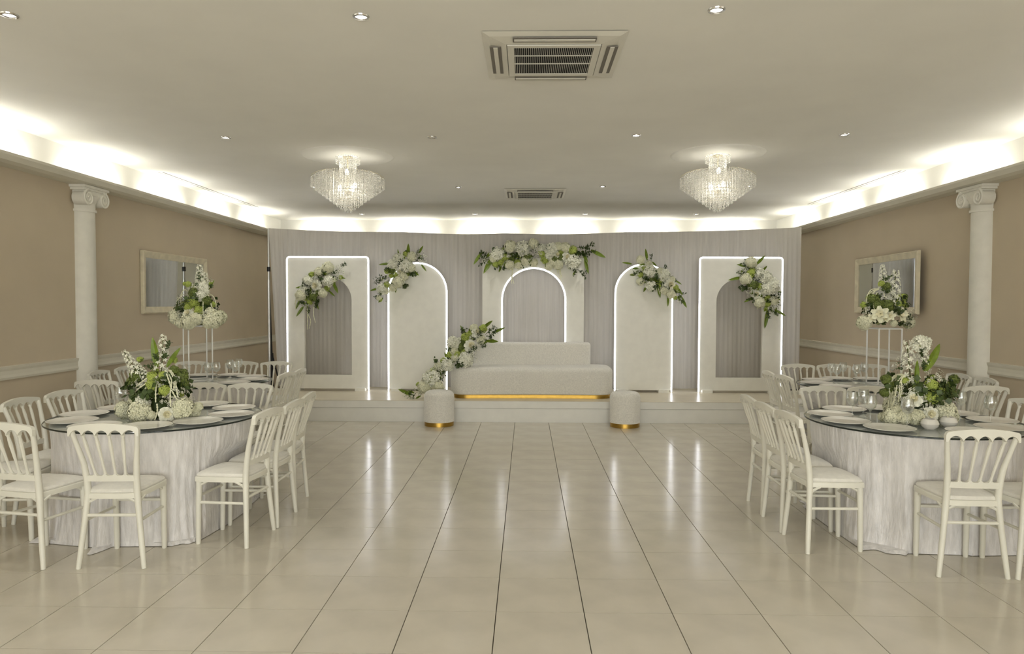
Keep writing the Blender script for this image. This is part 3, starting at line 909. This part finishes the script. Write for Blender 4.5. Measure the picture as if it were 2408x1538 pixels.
def spray_mesh(name, seed, n=16):
    """loose spray of small daisies on thin stems"""
    random.seed(seed); mb = MB()
    for i in range(n):
        d = Vector((random.gauss(0, 1), random.gauss(0, 1), random.uniform(-.1, 1.3))).normalized()
        p = d*random.uniform(.55, 1.1); s = random.uniform(.15, .21)
        mb.tube([(0, 0, -.3), tuple(p*.6), tuple(p)], .014, 3, 1, False)
        q = Vector((0, 0, 1)).rotation_difference((d+Vector((0, 0, .8))).normalized())
        k = 6
        for j in range(k):
            b = 2*pi*j/k
            loc = [(s*.25*cos(b), s*.25*sin(b), .02), (s*.8*cos(b-.32), s*.8*sin(b-.32), .03), (s*1.1*cos(b), s*1.1*sin(b), .01), (s*.8*cos(b+.32), s*.8*sin(b+.32), .03)]
            mb.add([tuple(p+q @ Vector(v)) for v in loc], [(0, 1, 2, 3)], 0)
        mb.add([tuple(p+q @ Vector((s*.3*cos(2*pi*j/5), s*.3*sin(2*pi*j/5), .04))) for j in range(5)], [(0, 1, 2, 3, 4)], 2)
    return mb.mesh(name, [m_petal2, m_stem, m_eye], False)
def sprig_mesh(name, seed, mats, n=16, lw=.13, ll=.45):
    random.seed(seed); mb = MB()
    for b in range(3):
        d = Vector((random.uniform(-.5, .5), random.uniform(-.5, .5), 1)).normalized()
        mb.tube([(0, 0, -.2), tuple(d*.6), tuple(d*1.15)], .018, 3, 0, False)
        for i in range(n//3+1):
            p = d*(.15+1.0*i/(n/3)); a = i*2.4+b
            o = Vector((cos(a), sin(a), .5)).normalized()
            s = o.cross(d).normalized(); L = ll*random.uniform(.7, 1.1)
            mb.add([tuple(p), tuple(p+o*L*.5+s*lw), tuple(p+o*L), tuple(p+o*L*.5-s*lw)], [(0, 1, 2), (0, 2, 3)], 0)
    return mb.mesh(name, mats, False)
def blade_mesh(name, mats, wd=.12, curve=.12):
    """long pointed leaf along +Y, folded at the midrib"""
    mb = MB(); k = 9; vs = []
    for i in range(k+1):
        v = i/k; w = wd*(sin(pi*min(1, .10+.9*v))**.75)*(1 if v < 1 else 0); z = curve*v*v
        vs += [(-w, v, z+w*.35), (0, v, z), (w, v, z+w*.35)]
    fs = []
    for i in range(k):
        for a in (0, 1): fs.append((i*3+a, i*3+a+1, i*3+a+4, i*3+a+3))
    return mb.add(vs, fs).mesh(name, mats)
def spire_mesh(name, mats, seed):
    """stock/delphinium spike of florets along +Z, height 1"""
    random.seed(seed); mb = MB()
    mb.tube([(0, 0, -.15), (0, 0, .95)], .012, 4, 1, False)
    for i in range(46):
        v = i/46; a = i*2.39996; r = .155*(1-v)**.6+.03
        c = Vector((r*cos(a), r*sin(a), v)); d = Vector((cos(a), sin(a), .35)).normalized()
        q = Vector((0, 0, 1)).rotation_difference(d); s = .085*(1-.45*v)
        for k in range(5):
            b = 2*pi*k/5
            loc = [(0, 0, 0), (s*.6*cos(b-.5), s*.6*sin(b-.5), .02), (s*1.1*cos(b), s*1.1*sin(b), .012), (s*.6*cos(b+.5), s*.6*sin(b+.5), .02)]
            mb.add([tuple(c+q @ Vector(p)) for p in loc], [(0, 1, 2, 3)], 0)
    return mb.mesh(name, mats, False)
def lily_mesh(name):
    mb = MB()
    for i in range(6): petal(mb, 2*pi*i/6, 1.0, .33, 1.35 if i % 2 else 1.1, .1, 0)
    for i in range(5): petal(mb, 2*pi*i/5+.3, .6, .22, .7, .1, 1)
    return mb.mesh(name, [m_petal, m_heart])
PR = {
    'rose': [rose_mesh('rose', [m_petal2, m_heart], s) for s in (1, 2)],
    'white_hydrangea': [head_mesh('white_hydrangea', [m_petal, m_shade], s, 120, .26, .16) for s in (3, 4)],
    'white_carnation': [head_mesh('white_carnation', [m_petal2, m_shade], s, 110, .32, .26, -.55, .9) for s in (5, 6)],
    'green_hydrangea': [head_mesh('green_hydrangea', [m_lime, m_olive], s, 60, .30, .22) for s in (7, 8)],
    'olive_foliage': [head_mesh('olive_foliage', [m_olive, m_dleaf], s, 50, .36, .25) for s in (9, 10)],
    'daisy_spray': [spray_mesh('daisy_spray', s) for s in (11, 12, 13)],
    'leaf_sprig': [sprig_mesh('leaf_sprig', s, [m_dleaf]) for s in (14, 15)],
    'long_leaf': [blade_mesh('long_leaf', [m_leaf], .115, .1), blade_mesh('long_leaf', [m_leaf], .10, -.12)],
    'flower_spire': [spire_mesh('flower_spire', [m_petal2, m_stem], s) for s in (16, 17)],
    'lily': [lily_mesh('lily')],
    'dark_foliage': [sprig_mesh('dark_foliage', s, [m_dleaf], 21, .2, .5) for s in (18, 19)],
}
code = {'r': 'rose', 'h': 'white_hydrangea', 'c': 'white_carnation', 'g': 'green_hydrangea', 'o': 'olive_foliage', 'd': 'daisy_spray', 's': 'leaf_sprig', 'l': 'lily', 'k': 'dark_foliage'}
def bloom(parent, kind, p, r, d, rnd):
    ms = PR[code[kind]]
    o = link(code[kind], rnd.choice(ms), parent, Vector(p)-Vector(parent.location))
    aim(o, d, rnd.uniform(0, 6.28)); o.scale = (r, r, r)
    return o
def leaf(parent, a, b, rnd):
    a, b = Vector(a), Vector(b); L = (b-a).length
    o = link('long_leaf', rnd.choice(PR['long_leaf']), parent, a-Vector(parent.location))
    # blade face turned towards the viewer's side
    y = (b-a).normalized(); z = Vector((rnd.uniform(-.3, .3), -1, .2)); x = y.cross(z).normalized(); z = x.cross(y)
    o.rotation_mode = 'QUATERNION'; o.rotation_quaternion = Matrix((x, y, z)).transposed().to_quaternion()
    o.scale = (L, L, L)
def string(parent, pts, r=.006):
    P = [Vector(p)-Vector(parent.location) for p in pts]
    Q = []
    for i in range(len(P)-1):                      # Catmull-like subdivision
        p0, p1, p2, p3 = P[max(i-1, 0)], P[i], P[i+1], P[min(i+2, len(P)-1)]
        for k in range(6):
            t = k/6
            Q.append(.5*((2*p1)+(p2-p0)*t+(2*p0-5*p1+4*p2-p3)*t*t+(3*p1-p0-3*p2+p3)*t**3))
    Q.append(P[-1])
    # beaded tassel
    rr = [r*(1.25 if i % 2 else .7)*(1 if i < len(Q)*.8 else .8) for i in range(len(Q))]
    obj('amaranth_string', MB().tube(Q, rr, 5), m_string, parent)

def garland(label, y, blooms, leaves, strings, seed, depth=.05, loc=None, yf=None):
    rnd = random.Random(seed)
    cx = sum(b[1] for b in blooms)/len(blooms); cy = sum(b[2] for b in blooms)/len(blooms)
    yy = yf or (lambda px, py: y)
    t = thing('flower_garland', label, 'flowers', at(cx, cy, yy(cx, cy)))
    for k, px, py, r in blooms:
        Y = yy(px, py)
        R_ = r/F_PX*Y
        back = {'s': .0, 'k': .0, 'd': -.04, 'g': -.01, 'o': .0}.get(k, -.015)
        p = at(px, py, Y+back-.6*R_)
        if k in 'sk': R_ *= 1.3
        d = Vector(((px-cx)*.012+rnd.uniform(-.4, .4), -1, -(py-cy)*.012+rnd.uniform(-.25, .4)))
        if k in 'sk': d = Vector(((px-cx)*.05+rnd.uniform(-.4, .4), -.6, -(py-cy)*.05+rnd.uniform(-.3, .3)))
        bloom(t, k, p, R_*(1.25 if k in 'hcr' else 1.1), d, rnd)
    for n, (k, px, py, r) in enumerate(blooms):
        if n % 2 == 0:
            Y = yy(px, py); qx, qy = px+rnd.uniform(-9, 9), py+rnd.uniform(-9, 9)
            d = Vector((rnd.uniform(-1, 1), -.7, rnd.uniform(-1, 1)))
            bloom(t, rnd.choice('ssk'), at(qx, qy, Y-.02), rnd.uniform(.055, .075), d, rnd)
            a = rnd.uniform(0, 6.28); L = rnd.uniform(10, 15)
            leaf(t, at(qx, qy, Y-.03), at(qx+L*cos(a), qy+L*sin(a), Y-.10), rnd)
    for a, b in leaves:
        leaf(t, at(*a, yy(*a)+.01), at(*b, yy(*b)-.04-rnd.uniform(0, .04)), rnd)
    for st_ in strings:
        string(t, [at(px, py, yy(px, py)-.05) for px, py in st_])
    return t

def crop(sc, ox, oy, items): return [(k, ox+x/sc, oy+y/sc, r/sc) for k, x, y, r in items]
def cropl(sc, ox, oy, items): return [((ox+a/sc, oy+b/sc), (ox+c/sc, oy+d/sc)) for a, b, c, d in items]
def crops(sc, ox, oy, items): return [[(ox+x/sc, oy+y/sc) for x, y in it] for it in items]
YG = YP-.045
# left rectangular panel
v = (8.094, 670, 590)
garland('white and green flower garland on the left rectangular panel', YG,
        crop(*v, [('h', 820, 320, 95), ('h', 650, 400, 80), ('c', 440, 570, 85), ('r', 600, 660, 95), ('c', 820, 570, 95), ('h', 310, 850, 95), ('c', 370, 750, 75), ('h', 720, 800, 75), ('h', 900, 560, 60),
                  ('g', 510, 455, 60), ('g', 800, 710, 55), ('o', 540, 870, 95), ('g', 470, 970, 60), ('o', 650, 780, 70), ('g', 780, 430, 45), ('g', 1060, 505, 45), ('g', 390, 900, 50),
                  ('d', 1000, 390, 110), ('d', 550, 810, 60), ('d', 490, 690, 55), ('d', 560, 520, 70), ('d', 1000, 550, 70), ('d', 380, 1010, 75),
                  ('s', 450, 1050, 90), ('s', 690, 580, 95), ('s', 880, 440, 90), ('k', 480, 640, 90), ('k', 640, 900, 80), ('k', 560, 760, 100), ('s', 1060, 300, 80), ('k', 720, 500, 90), ('s', 590, 980, 80)]),
        cropl(*v, [(400, 675, 195, 718), (290, 930, 200, 1110), (360, 1050, 210, 1250), (585, 920, 630, 1115), (840, 760, 945, 865), (915, 600, 1015, 825), (1000, 500, 1140, 520)]),
        crops(*v, [[(430, 1060), (440, 1200), (490, 1330), (460, 1480)], [(425, 1060), (430, 1300), (425, 1500)], [(560, 1000), (545, 1200), (580, 1370)], [(230, 860), (200, 980), (205, 1110)]]), 101)
# left arch panel
v = (8.545, 870, 560)
garland('white and green flower garland on the left arched panel', YG,
        crop(*v, [('c', 580, 410, 95), ('c', 470, 520, 95), ('c', 720, 560, 115), ('h', 840, 370, 85), ('h', 670, 770, 85), ('r', 600, 680, 60), ('h', 570, 880, 105), ('c', 240, 1020, 90), ('h', 460, 990, 70), ('h', 320, 1060, 60), ('h', 820, 600, 80), ('h', 180, 1200, 50),
                  ('g', 345, 660, 60), ('g', 340, 940, 70), ('g', 720, 320, 60), ('g', 530, 740, 65), ('g', 430, 760, 50), ('o', 440, 640, 70), ('o', 740, 690, 80), ('g', 210, 1240, 40),
                  ('d', 1010, 390, 120), ('d', 380, 860, 75), ('d', 250, 820, 80), ('d', 330, 1270, 40), ('d', 650, 890, 90), ('d', 1090, 450, 60), ('d', 640, 420, 60),
                  ('s', 220, 880, 90), ('s', 240, 1120, 95), ('k', 580, 580, 110), ('k', 860, 460, 90), ('k', 780, 710, 95), ('s', 660, 900, 90), ('k', 360, 790, 100), ('s', 930, 330, 80), ('k', 440, 680, 90)]),
        cropl(*v, [(765, 380, 768, 95), (960, 330, 1085, 150), (430, 510, 175, 527), (200, 1005, 0, 1065), (260, 1200, 160, 1305), (530, 950, 512, 1090), (840, 640, 992, 762), (1030, 530, 1132, 660)]),
        crops(*v, [[(690, 430), (620, 520), (590, 620), (560, 700)], [(500, 610), (420, 680), (330, 790)], [(640, 440), (650, 560), (640, 640)], [(760, 560), (790, 650), (800, 720)]]), 102)
# central panel
v = (7.082, 1100, 550)
garland('wide white and green flower garland above the central arch', YG,
        crop(*v, [('c', 490, 340, 95), ('h', 710, 215, 90), ('c', 910, 240, 105), ('h', 1090, 165, 75), ('c', 1220, 240, 65), ('c', 1380, 260, 95), ('r', 1480, 350, 62), ('h', 1510, 210, 65), ('h', 1620, 230, 75), ('c', 1350, 350, 75), ('r', 1640, 390, 75), ('c', 1760, 480, 105), ('h', 440, 400, 70),
                  ('h', 700, 520, 70), ('h', 960, 450, 75), ('h', 1100, 480, 60), ('h', 1500, 510, 75), ('h', 1350, 540, 60), ('h', 1400, 470, 60), ('h', 850, 520, 60),
                  ('g', 460, 500, 60), ('g', 550, 470, 60), ('g', 620, 390, 65), ('g', 850, 360, 55), ('g', 830, 480, 60), ('g', 1240, 330, 70), ('g', 1290, 430, 70), ('g', 1560, 300, 50), ('g', 1750, 280, 80), ('o', 1440, 430, 75), ('o', 1000, 410, 90), ('o', 740, 390, 70), ('g', 600, 260, 40), ('o', 1560, 400, 70), ('g', 1110, 460, 50),
                  ('d', 1120, 290, 110), ('d', 700, 330, 90), ('d', 1080, 380, 80), ('d', 330, 420, 90), ('d', 1290, 250, 60), ('d', 1540, 480, 70),
                  ('s', 1830, 220, 110), ('s', 1930, 250, 110), ('s', 2000, 290, 80), ('s', 1850, 600, 100), ('s', 1680, 530, 100), ('k', 350, 350, 90), ('k', 1050, 280, 110), ('k', 760, 300, 100), ('s', 310, 450, 90), ('k', 1700, 370, 100), ('k', 1850, 330, 100), ('k', 570, 520, 80), ('k', 920, 380, 110), ('k', 1290, 310, 90)]),
        cropl(*v, [(230, 310, 103, 525), (420, 380, 262, 672), (560, 540, 512, 645), (2050, 270, 2300, 410), (1950, 420, 2006, 662), (1900, 280, 2000, 490), (850, 230, 1000, 130), (1680, 500, 1690, 600)]),
        crops(*v, [[(770, 500), (745, 620), (730, 720), (735, 830)], [(760, 520), (740, 700), (770, 830)], [(1480, 430), (1485, 560), (1500, 660)], [(1520, 520), (1530, 640), (1545, 760)], [(1550, 520), (1545, 640), (1570, 730)]]), 103)
# right arch panel
v = (9.044, 1460, 570)
garland('white and green flower garland on the right arched panel', YG,
        crop(*v, [('c', 630, 620, 115), ('h', 420, 370, 80), ('c', 900, 700, 115), ('h', 820, 640, 85), ('r', 1040, 890, 105), ('c', 640, 920, 95), ('h', 1060, 1090, 90), ('h', 930, 1020, 80), ('h', 420, 830, 75), ('h', 1080, 800, 70), ('h', 590, 470, 70),
                  ('g', 420, 690, 65), ('g', 500, 560, 65), ('g', 840, 800, 65), ('g', 810, 900, 60), ('g', 1160, 960, 70), ('g', 1160, 1180, 45), ('o', 650, 790, 85), ('o', 700, 850, 60), ('g', 430, 450, 55),
                  ('d', 440, 590, 75), ('d', 570, 460, 100), ('d', 350, 660, 70), ('d', 720, 600, 80), ('d', 740, 980, 70), ('d', 1060, 740, 60), ('d', 1240, 1240, 70),
                  ('k', 620, 770, 105), ('k', 910, 890, 100), ('s', 1200, 1080, 100), ('s', 1230, 1150, 100), ('s', 920, 570, 80), ('k', 780, 740, 100), ('s', 480, 640, 90), ('k', 1060, 1000, 80), ('s', 640, 400, 90), ('k', 760, 900, 90)]),
        cropl(*v, [(560, 380, 512, 125), (230, 460, 38, 423), (390, 560, 228, 562), (545, 930, 468, 1065), (775, 850, 840, 1175), (1000, 1130, 1010, 1355), (1190, 950, 1312, 1135), (1250, 1120, 1392, 1405), (1130, 800, 1295, 888), (660, 410, 768, 525)]),
        crops(*v, [[(520, 640), (400, 630), (300, 640), (180, 690)], [(560, 820), (540, 900), (560, 1010)], [(780, 850), (800, 980), (830, 1100)], [(740, 860), (760, 980), (745, 1030)]]), 104)
# right rectangular panel
v = (7.69, 1690, 590)
garland('white and green flower garland on the right rectangular panel', YG,
        crop(*v, [('h', 580, 205, 85), ('h', 490, 510, 90), ('c', 740, 420, 85), ('c', 850, 490, 95), ('c', 950, 640, 115), ('c', 860, 690, 105), ('r', 680, 790, 70), ('h', 740, 930, 85), ('h', 990, 900, 75), ('h', 620, 250, 60), ('c', 930, 550, 80),
                  ('g', 600, 380, 80), ('g', 560, 450, 70), ('g', 740, 650, 70), ('g', 870, 860, 70), ('g', 880, 960, 65), ('o', 620, 620, 95), ('o', 750, 850, 60), ('g', 860, 1050, 40),
                  ('d', 640, 540, 65), ('d', 590, 740, 80), ('d', 640, 690, 60), ('d', 930, 1060, 70), ('d', 960, 800, 90), ('d', 430, 370, 60), ('d', 980, 1000, 70), ('d', 1030, 700, 70),
                  ('s', 560, 310, 100), ('k', 540, 660, 100), ('k', 700, 560, 100), ('k', 830, 810, 95), ('s', 900, 1060, 100), ('k', 930, 770, 90), ('s', 630, 850, 80), ('s', 970, 1080, 80), ('k', 630, 420, 80), ('s', 450, 440, 70)]),
        cropl(*v, [(680, 250, 842, 78), (770, 390, 882, 262), (490, 290, 340, 240), (430, 480, 188, 522), (650, 830, 468, 922), (1010, 830, 1122, 903), (1000, 1060, 1222, 1172), (880, 1080, 845, 1400)]),
        crops(*v, [[(700, 770), (705, 900), (695, 1060)], [(760, 770), (790, 880), (770, 1010)], [(880, 780), (870, 850), (900, 900)]]), 105)
# cascade over the left end of the sofa
v = (6.993, 930, 740)
def sofa_y(px, py):
    # leans on the seat and runs down in front of the sofa's left end to the deck
    s = max(0, min(1, (py-775)/150)); return 9.99-.30*s
garland('white and green flower cascade over the left end of the sofa', 9.9,
        crop(*v, [('r', 1340, 310, 90), ('r', 1230, 520, 90), ('c', 960, 470, 95), ('c', 1150, 755, 105), ('c', 850, 820, 90), ('c', 590, 1060, 120), ('h', 480, 1190, 100), ('h', 700, 1185, 90), ('h', 960, 600, 70), ('h', 1290, 220, 60), ('h', 1410, 420, 70), ('h', 980, 720, 60), ('h', 700, 850, 60), ('h', 520, 1130, 70),
                  ('g', 1150, 370, 80), ('g', 1440, 230, 70), ('g', 1230, 320, 60), ('o', 1070, 540, 75), ('g', 1010, 650, 70), ('g', 890, 670, 65), ('g', 790, 760, 55), ('g', 620, 940, 65), ('o', 1110, 440, 60), ('g', 380, 1150, 45), ('o', 730, 970, 60), ('g', 1110, 590, 45),
                  ('d', 700, 940, 105), ('d', 820, 910, 90), ('d', 1110, 690, 90), ('d', 1250, 680, 90), ('d', 950, 760, 80), ('d', 390, 1260, 90), ('d', 230, 1340, 100), ('d', 680, 850, 70), ('d', 720, 1020, 70), ('d', 1330, 520, 80), ('d', 1240, 400, 60),
                  ('s', 1500, 310, 110), ('s', 1570, 360, 90), ('k', 1290, 410, 110), ('k', 1190, 620, 100), ('s', 320, 1300, 110), ('k', 720, 900, 100), ('k', 600, 1140, 80), ('k', 1030, 770, 90), ('k', 1100, 330, 70), ('s', 1400, 530, 80), ('k', 780, 980, 90)]),
        cropl(*v, [(1150, 310, 1065, 178), (1440, 220, 1612, 95), (1590, 300, 1795, 213), (1480, 430, 1705, 447), (270, 1320, 38, 1222), (420, 1330, 318, 1388), (310, 1290, 190, 1245)]), [], 106, yf=sofa_y)

# table arrangements
def arrangement(label, c, y, base_z, blooms, leaves, strings, spires, seed, rad, height, vase=True, name='flower_arrangement'):
    """c: centre px; blooms listed as seen, laid on a rounded cluster around the stem"""
    rnd = random.Random(seed)
    cx = at(c, 760, y).x
    t = thing(name, label, 'flowers', (cx, y, base_z))
    def dep(px, py):
        p = at(px, py, y); z = (p.z-base_z)/height
        R_ = rad*(1-.75*max(0, min(1, z))); u = max(-1, min(1, (p.x-cx)/max(R_, .02)))
        return y-R_*sqrt(max(0, 1-u*u))*.85
    for k, px, py, r in blooms:
        Y = dep(px, py) if k not in 'k' else y-.02
        R_ = r/F_PX*Y; p = at(px, py, Y); p.z = max(p.z, base_z+R_*(.95 if vase else .55))
        d = Vector(((p.x-cx)*4, (p.y-y)*3-.3, (p.z-base_z)*.8+rnd.uniform(0, .3)))
        bloom(t, k, p, R_*(1.22 if k in 'hcr' else 1.08), d, rnd)
        if k in 'hcrgo' and rnd.random() < .75:     # matching bloom round the back
            q = Vector((2*cx-p.x+rnd.uniform(-.03, .03), 2*y-p.y, p.z)); bloom(t, k, q, R_*1.1, Vector((q.x-cx, q.y-y, .1)), rnd)
    for a, b in leaves: leaf(t, at(*a, dep(*a)+.03), at(*b, dep(*b)), rnd)
    for s in strings: string(t, [at(px, py, dep(px, py)-.015) for px, py in s], .0055)
    for a, b in spires:
        p, q = at(*a, y-.05), at(*b, y-.02); L = (q-p).length
        o = link('flower_spire', rnd.choice(PR['flower_spire']), t, p-Vector(t.location)); aim(o, q-p, rnd.uniform(0, 6)); o.scale = (L*1.05, L*1.05, L)
    for i in range(9):                              # dark greenery filling the middle
        a = 2*pi*i/9; p = (cx+rad*.4*cos(a), y+rad*.4*sin(a), base_z+height*(.2+.2*rnd.random()))
        bloom(t, 'k', p, rad*.45, (cos(a), sin(a), .5), rnd)
    if vase:
        obj('vase', MB().lathe([(0, 0), (.055, 0), (.075, .03), (.08, .08), (.06, .13), (.055, .13), (.07, .08), (0, .02)], 20), m_dleaf, t, label='dark low vase')
    return t
v = (6.409, 260, 770)
arrangement('low centrepiece of white and green flowers on the near left table', 370, 5.02, .7575,
            crop(*v, [('h', 450, 1310, 150), ('h', 200, 1280, 110), ('h', 1090, 1210, 135), ('r', 840, 1310, 98), ('c', 490, 1110, 95), ('h', 620, 1330, 60), ('h', 1010, 1290, 75), ('h', 170, 1190, 70),
                      ('g', 630, 870, 95), ('g', 810, 950, 85), ('o', 1060, 740, 120), ('o', 1110, 850, 80), ('g', 960, 490, 50), ('g', 620, 740, 80), ('g', 780, 720, 60), ('o', 690, 800, 60), ('g', 350, 1060, 45), ('o', 960, 640, 70),
                      ('d', 850, 1100, 90), ('d', 430, 880, 100), ('d', 960, 780, 80), ('d', 320, 900, 90), ('d', 1000, 960, 110), ('d', 1260, 1130, 70), ('d', 740, 830, 80), ('d', 420, 620, 80),
                      ('s', 830, 330, 120), ('s', 640, 620, 110), ('s', 700, 500, 110), ('s', 800, 460, 110), ('k', 620, 1130, 130), ('k', 760, 1130, 130), ('k', 700, 1280, 110), ('k', 560, 1000, 100), ('k', 920, 1050, 100), ('s', 1150, 930, 90), ('k', 400, 980, 90)]),
            cropl(*v, [(700, 600, 648, 150), (850, 600, 1045, 278)]),
            crops(*v, [[(820, 640), (880, 800), (930, 960), (1010, 1100)], [(900, 640), (970, 760), (990, 920), (1020, 1060)], [(840, 660), (920, 800), (900, 1000), (905, 1200)], [(700, 740), (540, 840), (390, 950), (280, 1090)],
                       [(560, 760), (420, 860), (330, 980), (260, 1120)], [(690, 840), (680, 980), (680, 1130)], [(700, 1150), (705, 1270), (665, 1400)], [(600, 840), (520, 930), (495, 1040)], [(880, 640), (930, 720), (960, 830), (950, 950)]]),
            [((380, 872), (384, 787)), ((325, 880), (290, 824)), ((345, 890), (318, 850))], 201, .24, .62)
v = (6.409, 2050, 780)
arrangement('low centrepiece of white and green flowers on the near right table', 2165, 5.06, .7575,
            crop(*v, [('c', 750, 190, 110), ('h', 300, 1280, 115), ('h', 480, 1290, 95), ('h', 670, 1290, 105), ('r', 880, 1240, 95), ('h', 1090, 1210, 150), ('r', 640, 1020, 98), ('h', 1230, 1290, 70), ('h', 380, 1180, 70),
                      ('g', 900, 800, 95), ('g', 900, 990, 98), ('o', 1120, 850, 110), ('o', 1090, 940, 90), ('o', 220, 720, 80), ('o', 190, 920, 70), ('g', 500, 740, 50), ('g', 1050, 890, 50), ('o', 660, 860, 60),
                      ('d', 540, 850, 110), ('d', 740, 870, 100), ('d', 500, 960, 100), ('d', 740, 1150, 60), ('d', 1000, 690, 120), ('d', 870, 690, 100), ('d', 1000, 1080, 90), ('d', 440, 440, 100), ('d', 430, 1050, 100), ('d', 720, 980, 80), ('d', 850, 1090, 70),
                      ('s', 740, 380, 110), ('s', 760, 560, 120), ('s', 1130, 780, 110), ('k', 800, 1120, 120), ('k', 880, 890, 110), ('k', 560, 890, 100), ('k', 700, 1100, 110), ('k', 1000, 800, 90), ('s', 1160, 1010, 90), ('s', 470, 560, 80), ('k', 400, 920, 90), ('s', 1190, 1180, 60)]),
            cropl(*v, [(670, 830, 652, 425), (790, 600, 1075, 160)]),
            crops(*v, [[(460, 640), (350, 660), (280, 760), (270, 960), (240, 1160)], [(480, 650), (380, 700), (330, 820), (320, 1000)], [(490, 650), (400, 740), (370, 880), (340, 1050)], [(500, 660), (430, 760), (420, 900), (400, 1060)],
                       [(460, 640), (320, 720), (300, 900), (290, 1100)], [(500, 650), (450, 720), (450, 860), (430, 1000)], [(430, 640), (330, 690), (265, 800), (280, 1000)], [(470, 650), (360, 760), (350, 950), (300, 1180)]]),
            [((2142, 900), (2132, 800)), ((2170, 860), (2168, 790))], 202, .25, .62)
# two small white pots beside the right centrepiece
pot = MB().lathe([(0, 0), (.03, 0), (.05, .018), (.056, .036), (.048, .058), (.034, .068), (.031, .066), (.045, .054), (.05, .036), (0, .012)], 28).mesh('bud_pot', m_pot)
for px, py, lab in ((2184, 1008, 'small round white pot before the near right centrepiece, holding a rose'), (2228, 1003, 'small round white pot beside the near right centrepiece, empty one')):
    p = atz(px, py, .7575)
    tag(link('bud_pot', pot, None, (p.x, p.y-.01, .7575)), lab, 'pot', 'white pots on the near right table')

# tall stands on the far tables
def stand(c, rot, label):
    t = thing('flower_stand', label, 'stand', (c[0], c[1], .7575), rot)
    w = .118; H = .575
    for sx in (-1, 1):
        for sy in (-1, 1): obj('leg', MB().box(sx*w-.006, sx*w+.006, sy*w-.006, sy*w+.006, 0, H), m_white, t, smooth=False)
    for z, nm in ((.0, 'bottom_ring'), (H, 'top_ring')):
        mb = MB()
        for sx in (-1, 1):
            mb.box(sx*w-.006, sx*w+.006, -w+.006, w-.006, z, z+.012); mb.box(-w-.006, w+.006, sx*w-.006, sx*w+.006, z, z+.012)
        obj(nm, mb, m_white, t, smooth=False)
    obj('shelf', MB().box(-w+.006, w-.006, -w+.006, w-.006, H+.004, H+.009), m_white, t, smooth=False)
p = at(465, 800, 7.53); stand((p.x, 7.53), radians(38), 'white square metal flower stand on the far left table')
q = at(2079, 800, 7.45); stand((q.x, 7.45), radians(2), 'white square metal flower stand on the far right table')
v = (6.991, 320, 570)
arrangement('tall white and green flower arrangement on the far left stand', 464, 7.53, 1.3455,
            crop(*v, [('h', 670, 1230, 115), ('r', 860, 1170, 78), ('h', 870, 1310, 115), ('h', 990, 1260, 95), ('h', 1270, 1260, 135), ('h', 1220, 1150, 75), ('c', 1090, 740, 85), ('c', 1060, 880, 75), ('c', 1130, 800, 60), ('h', 730, 1330, 70), ('h', 1180, 1330, 80),
                      ('g', 860, 690, 55), ('o', 950, 840, 90), ('g', 950, 970, 95), ('g', 860, 1060, 75), ('g', 1030, 1110, 78), ('o', 1160, 960, 80), ('g', 1270, 1020, 50), ('o', 720, 1060, 60), ('g', 800, 680, 35),
                      ('d', 800, 960, 110), ('d', 1170, 640, 90), ('d', 1130, 1200, 90), ('d', 1360, 1250, 90), ('d', 1120, 1310, 70), ('d', 760, 1080, 80), ('d', 600, 1180, 80), ('d', 720, 930, 80),
                      ('s', 1020, 620, 90), ('k', 980, 1080, 110), ('k', 1130, 1090, 90), ('k', 790, 1240, 80), ('k', 1060, 1330, 80), ('s', 1200, 760, 90), ('s', 1000, 720, 80), ('k', 1110, 960, 80)]),
            cropl(*v, [(1160, 830, 1275, 605)]),
            crops(*v, [[(1120, 820), (1105, 950), (1100, 1080), (1105, 1210)], [(1160, 830), (1260, 880), (1310, 1000), (1318, 1170)], [(1150, 830), (1200, 920), (1220, 1000), (1260, 1080)], [(840, 800), (790, 780), (740, 860), (730, 960)], [(780, 850), (690, 940), (660, 1060)], [(1130, 830), (1180, 860), (1230, 980), (1240, 1060)]]),
            [((472, 690), (469, 622)), ((480, 690), (484, 640))], 203, .24, .62, False)
v = (6.99, 2000, 570)
arrangement('tall white and green flower arrangement on the far right stand', 2081, 7.45, 1.3455,
            crop(*v, [('l', 490, 1190, 140), ('l', 790, 1190, 140), ('l', 370, 1250, 85), ('h', 230, 1320, 105), ('l', 640, 1210, 90), ('l', 570, 1260, 80), ('l', 880, 1230, 80), ('h', 710, 1330, 50),
                      ('o', 380, 930, 85), ('o', 600, 1050, 110), ('g', 830, 930, 85), ('g', 880, 1030, 55), ('g', 790, 1010, 60), ('g', 510, 680, 55), ('o', 880, 900, 60), ('o', 450, 1030, 80), ('o', 590, 730, 70),
                      ('d', 960, 1190, 120), ('d', 900, 1360, 90), ('d', 280, 1150, 90), ('d', 990, 1270, 80), ('d', 310, 1000, 80), ('d', 560, 900, 60),
                      ('s', 570, 620, 110), ('s', 580, 830, 110), ('k', 530, 1340, 110), ('k', 650, 1340, 100), ('k', 420, 1330, 90), ('k', 760, 1360, 90), ('k', 720, 1030, 100), ('k', 360, 1060, 90), ('s', 900, 1280, 90), ('k', 860, 1350, 90), ('k', 480, 930, 90)]),
            [], crops(*v, [[(450, 760), (340, 780), (270, 900), (250, 1080), (260, 1180)], [(460, 760), (360, 800), (300, 930), (270, 1120)], [(470, 760), (380, 830), (330, 950), (300, 1080)], [(440, 820), (400, 900), (375, 1000), (400, 1130)], [(470, 770), (400, 800), (330, 880), (290, 1050)], [(480, 780), (540, 800), (560, 900)], [(450, 760), (320, 830), (260, 980), (250, 1150)]]),
            [((2078, 680), (2075, 622)), ((2098, 722), (2107, 634)), ((2094, 722), (2098, 664))], 204, .24, .62, False)
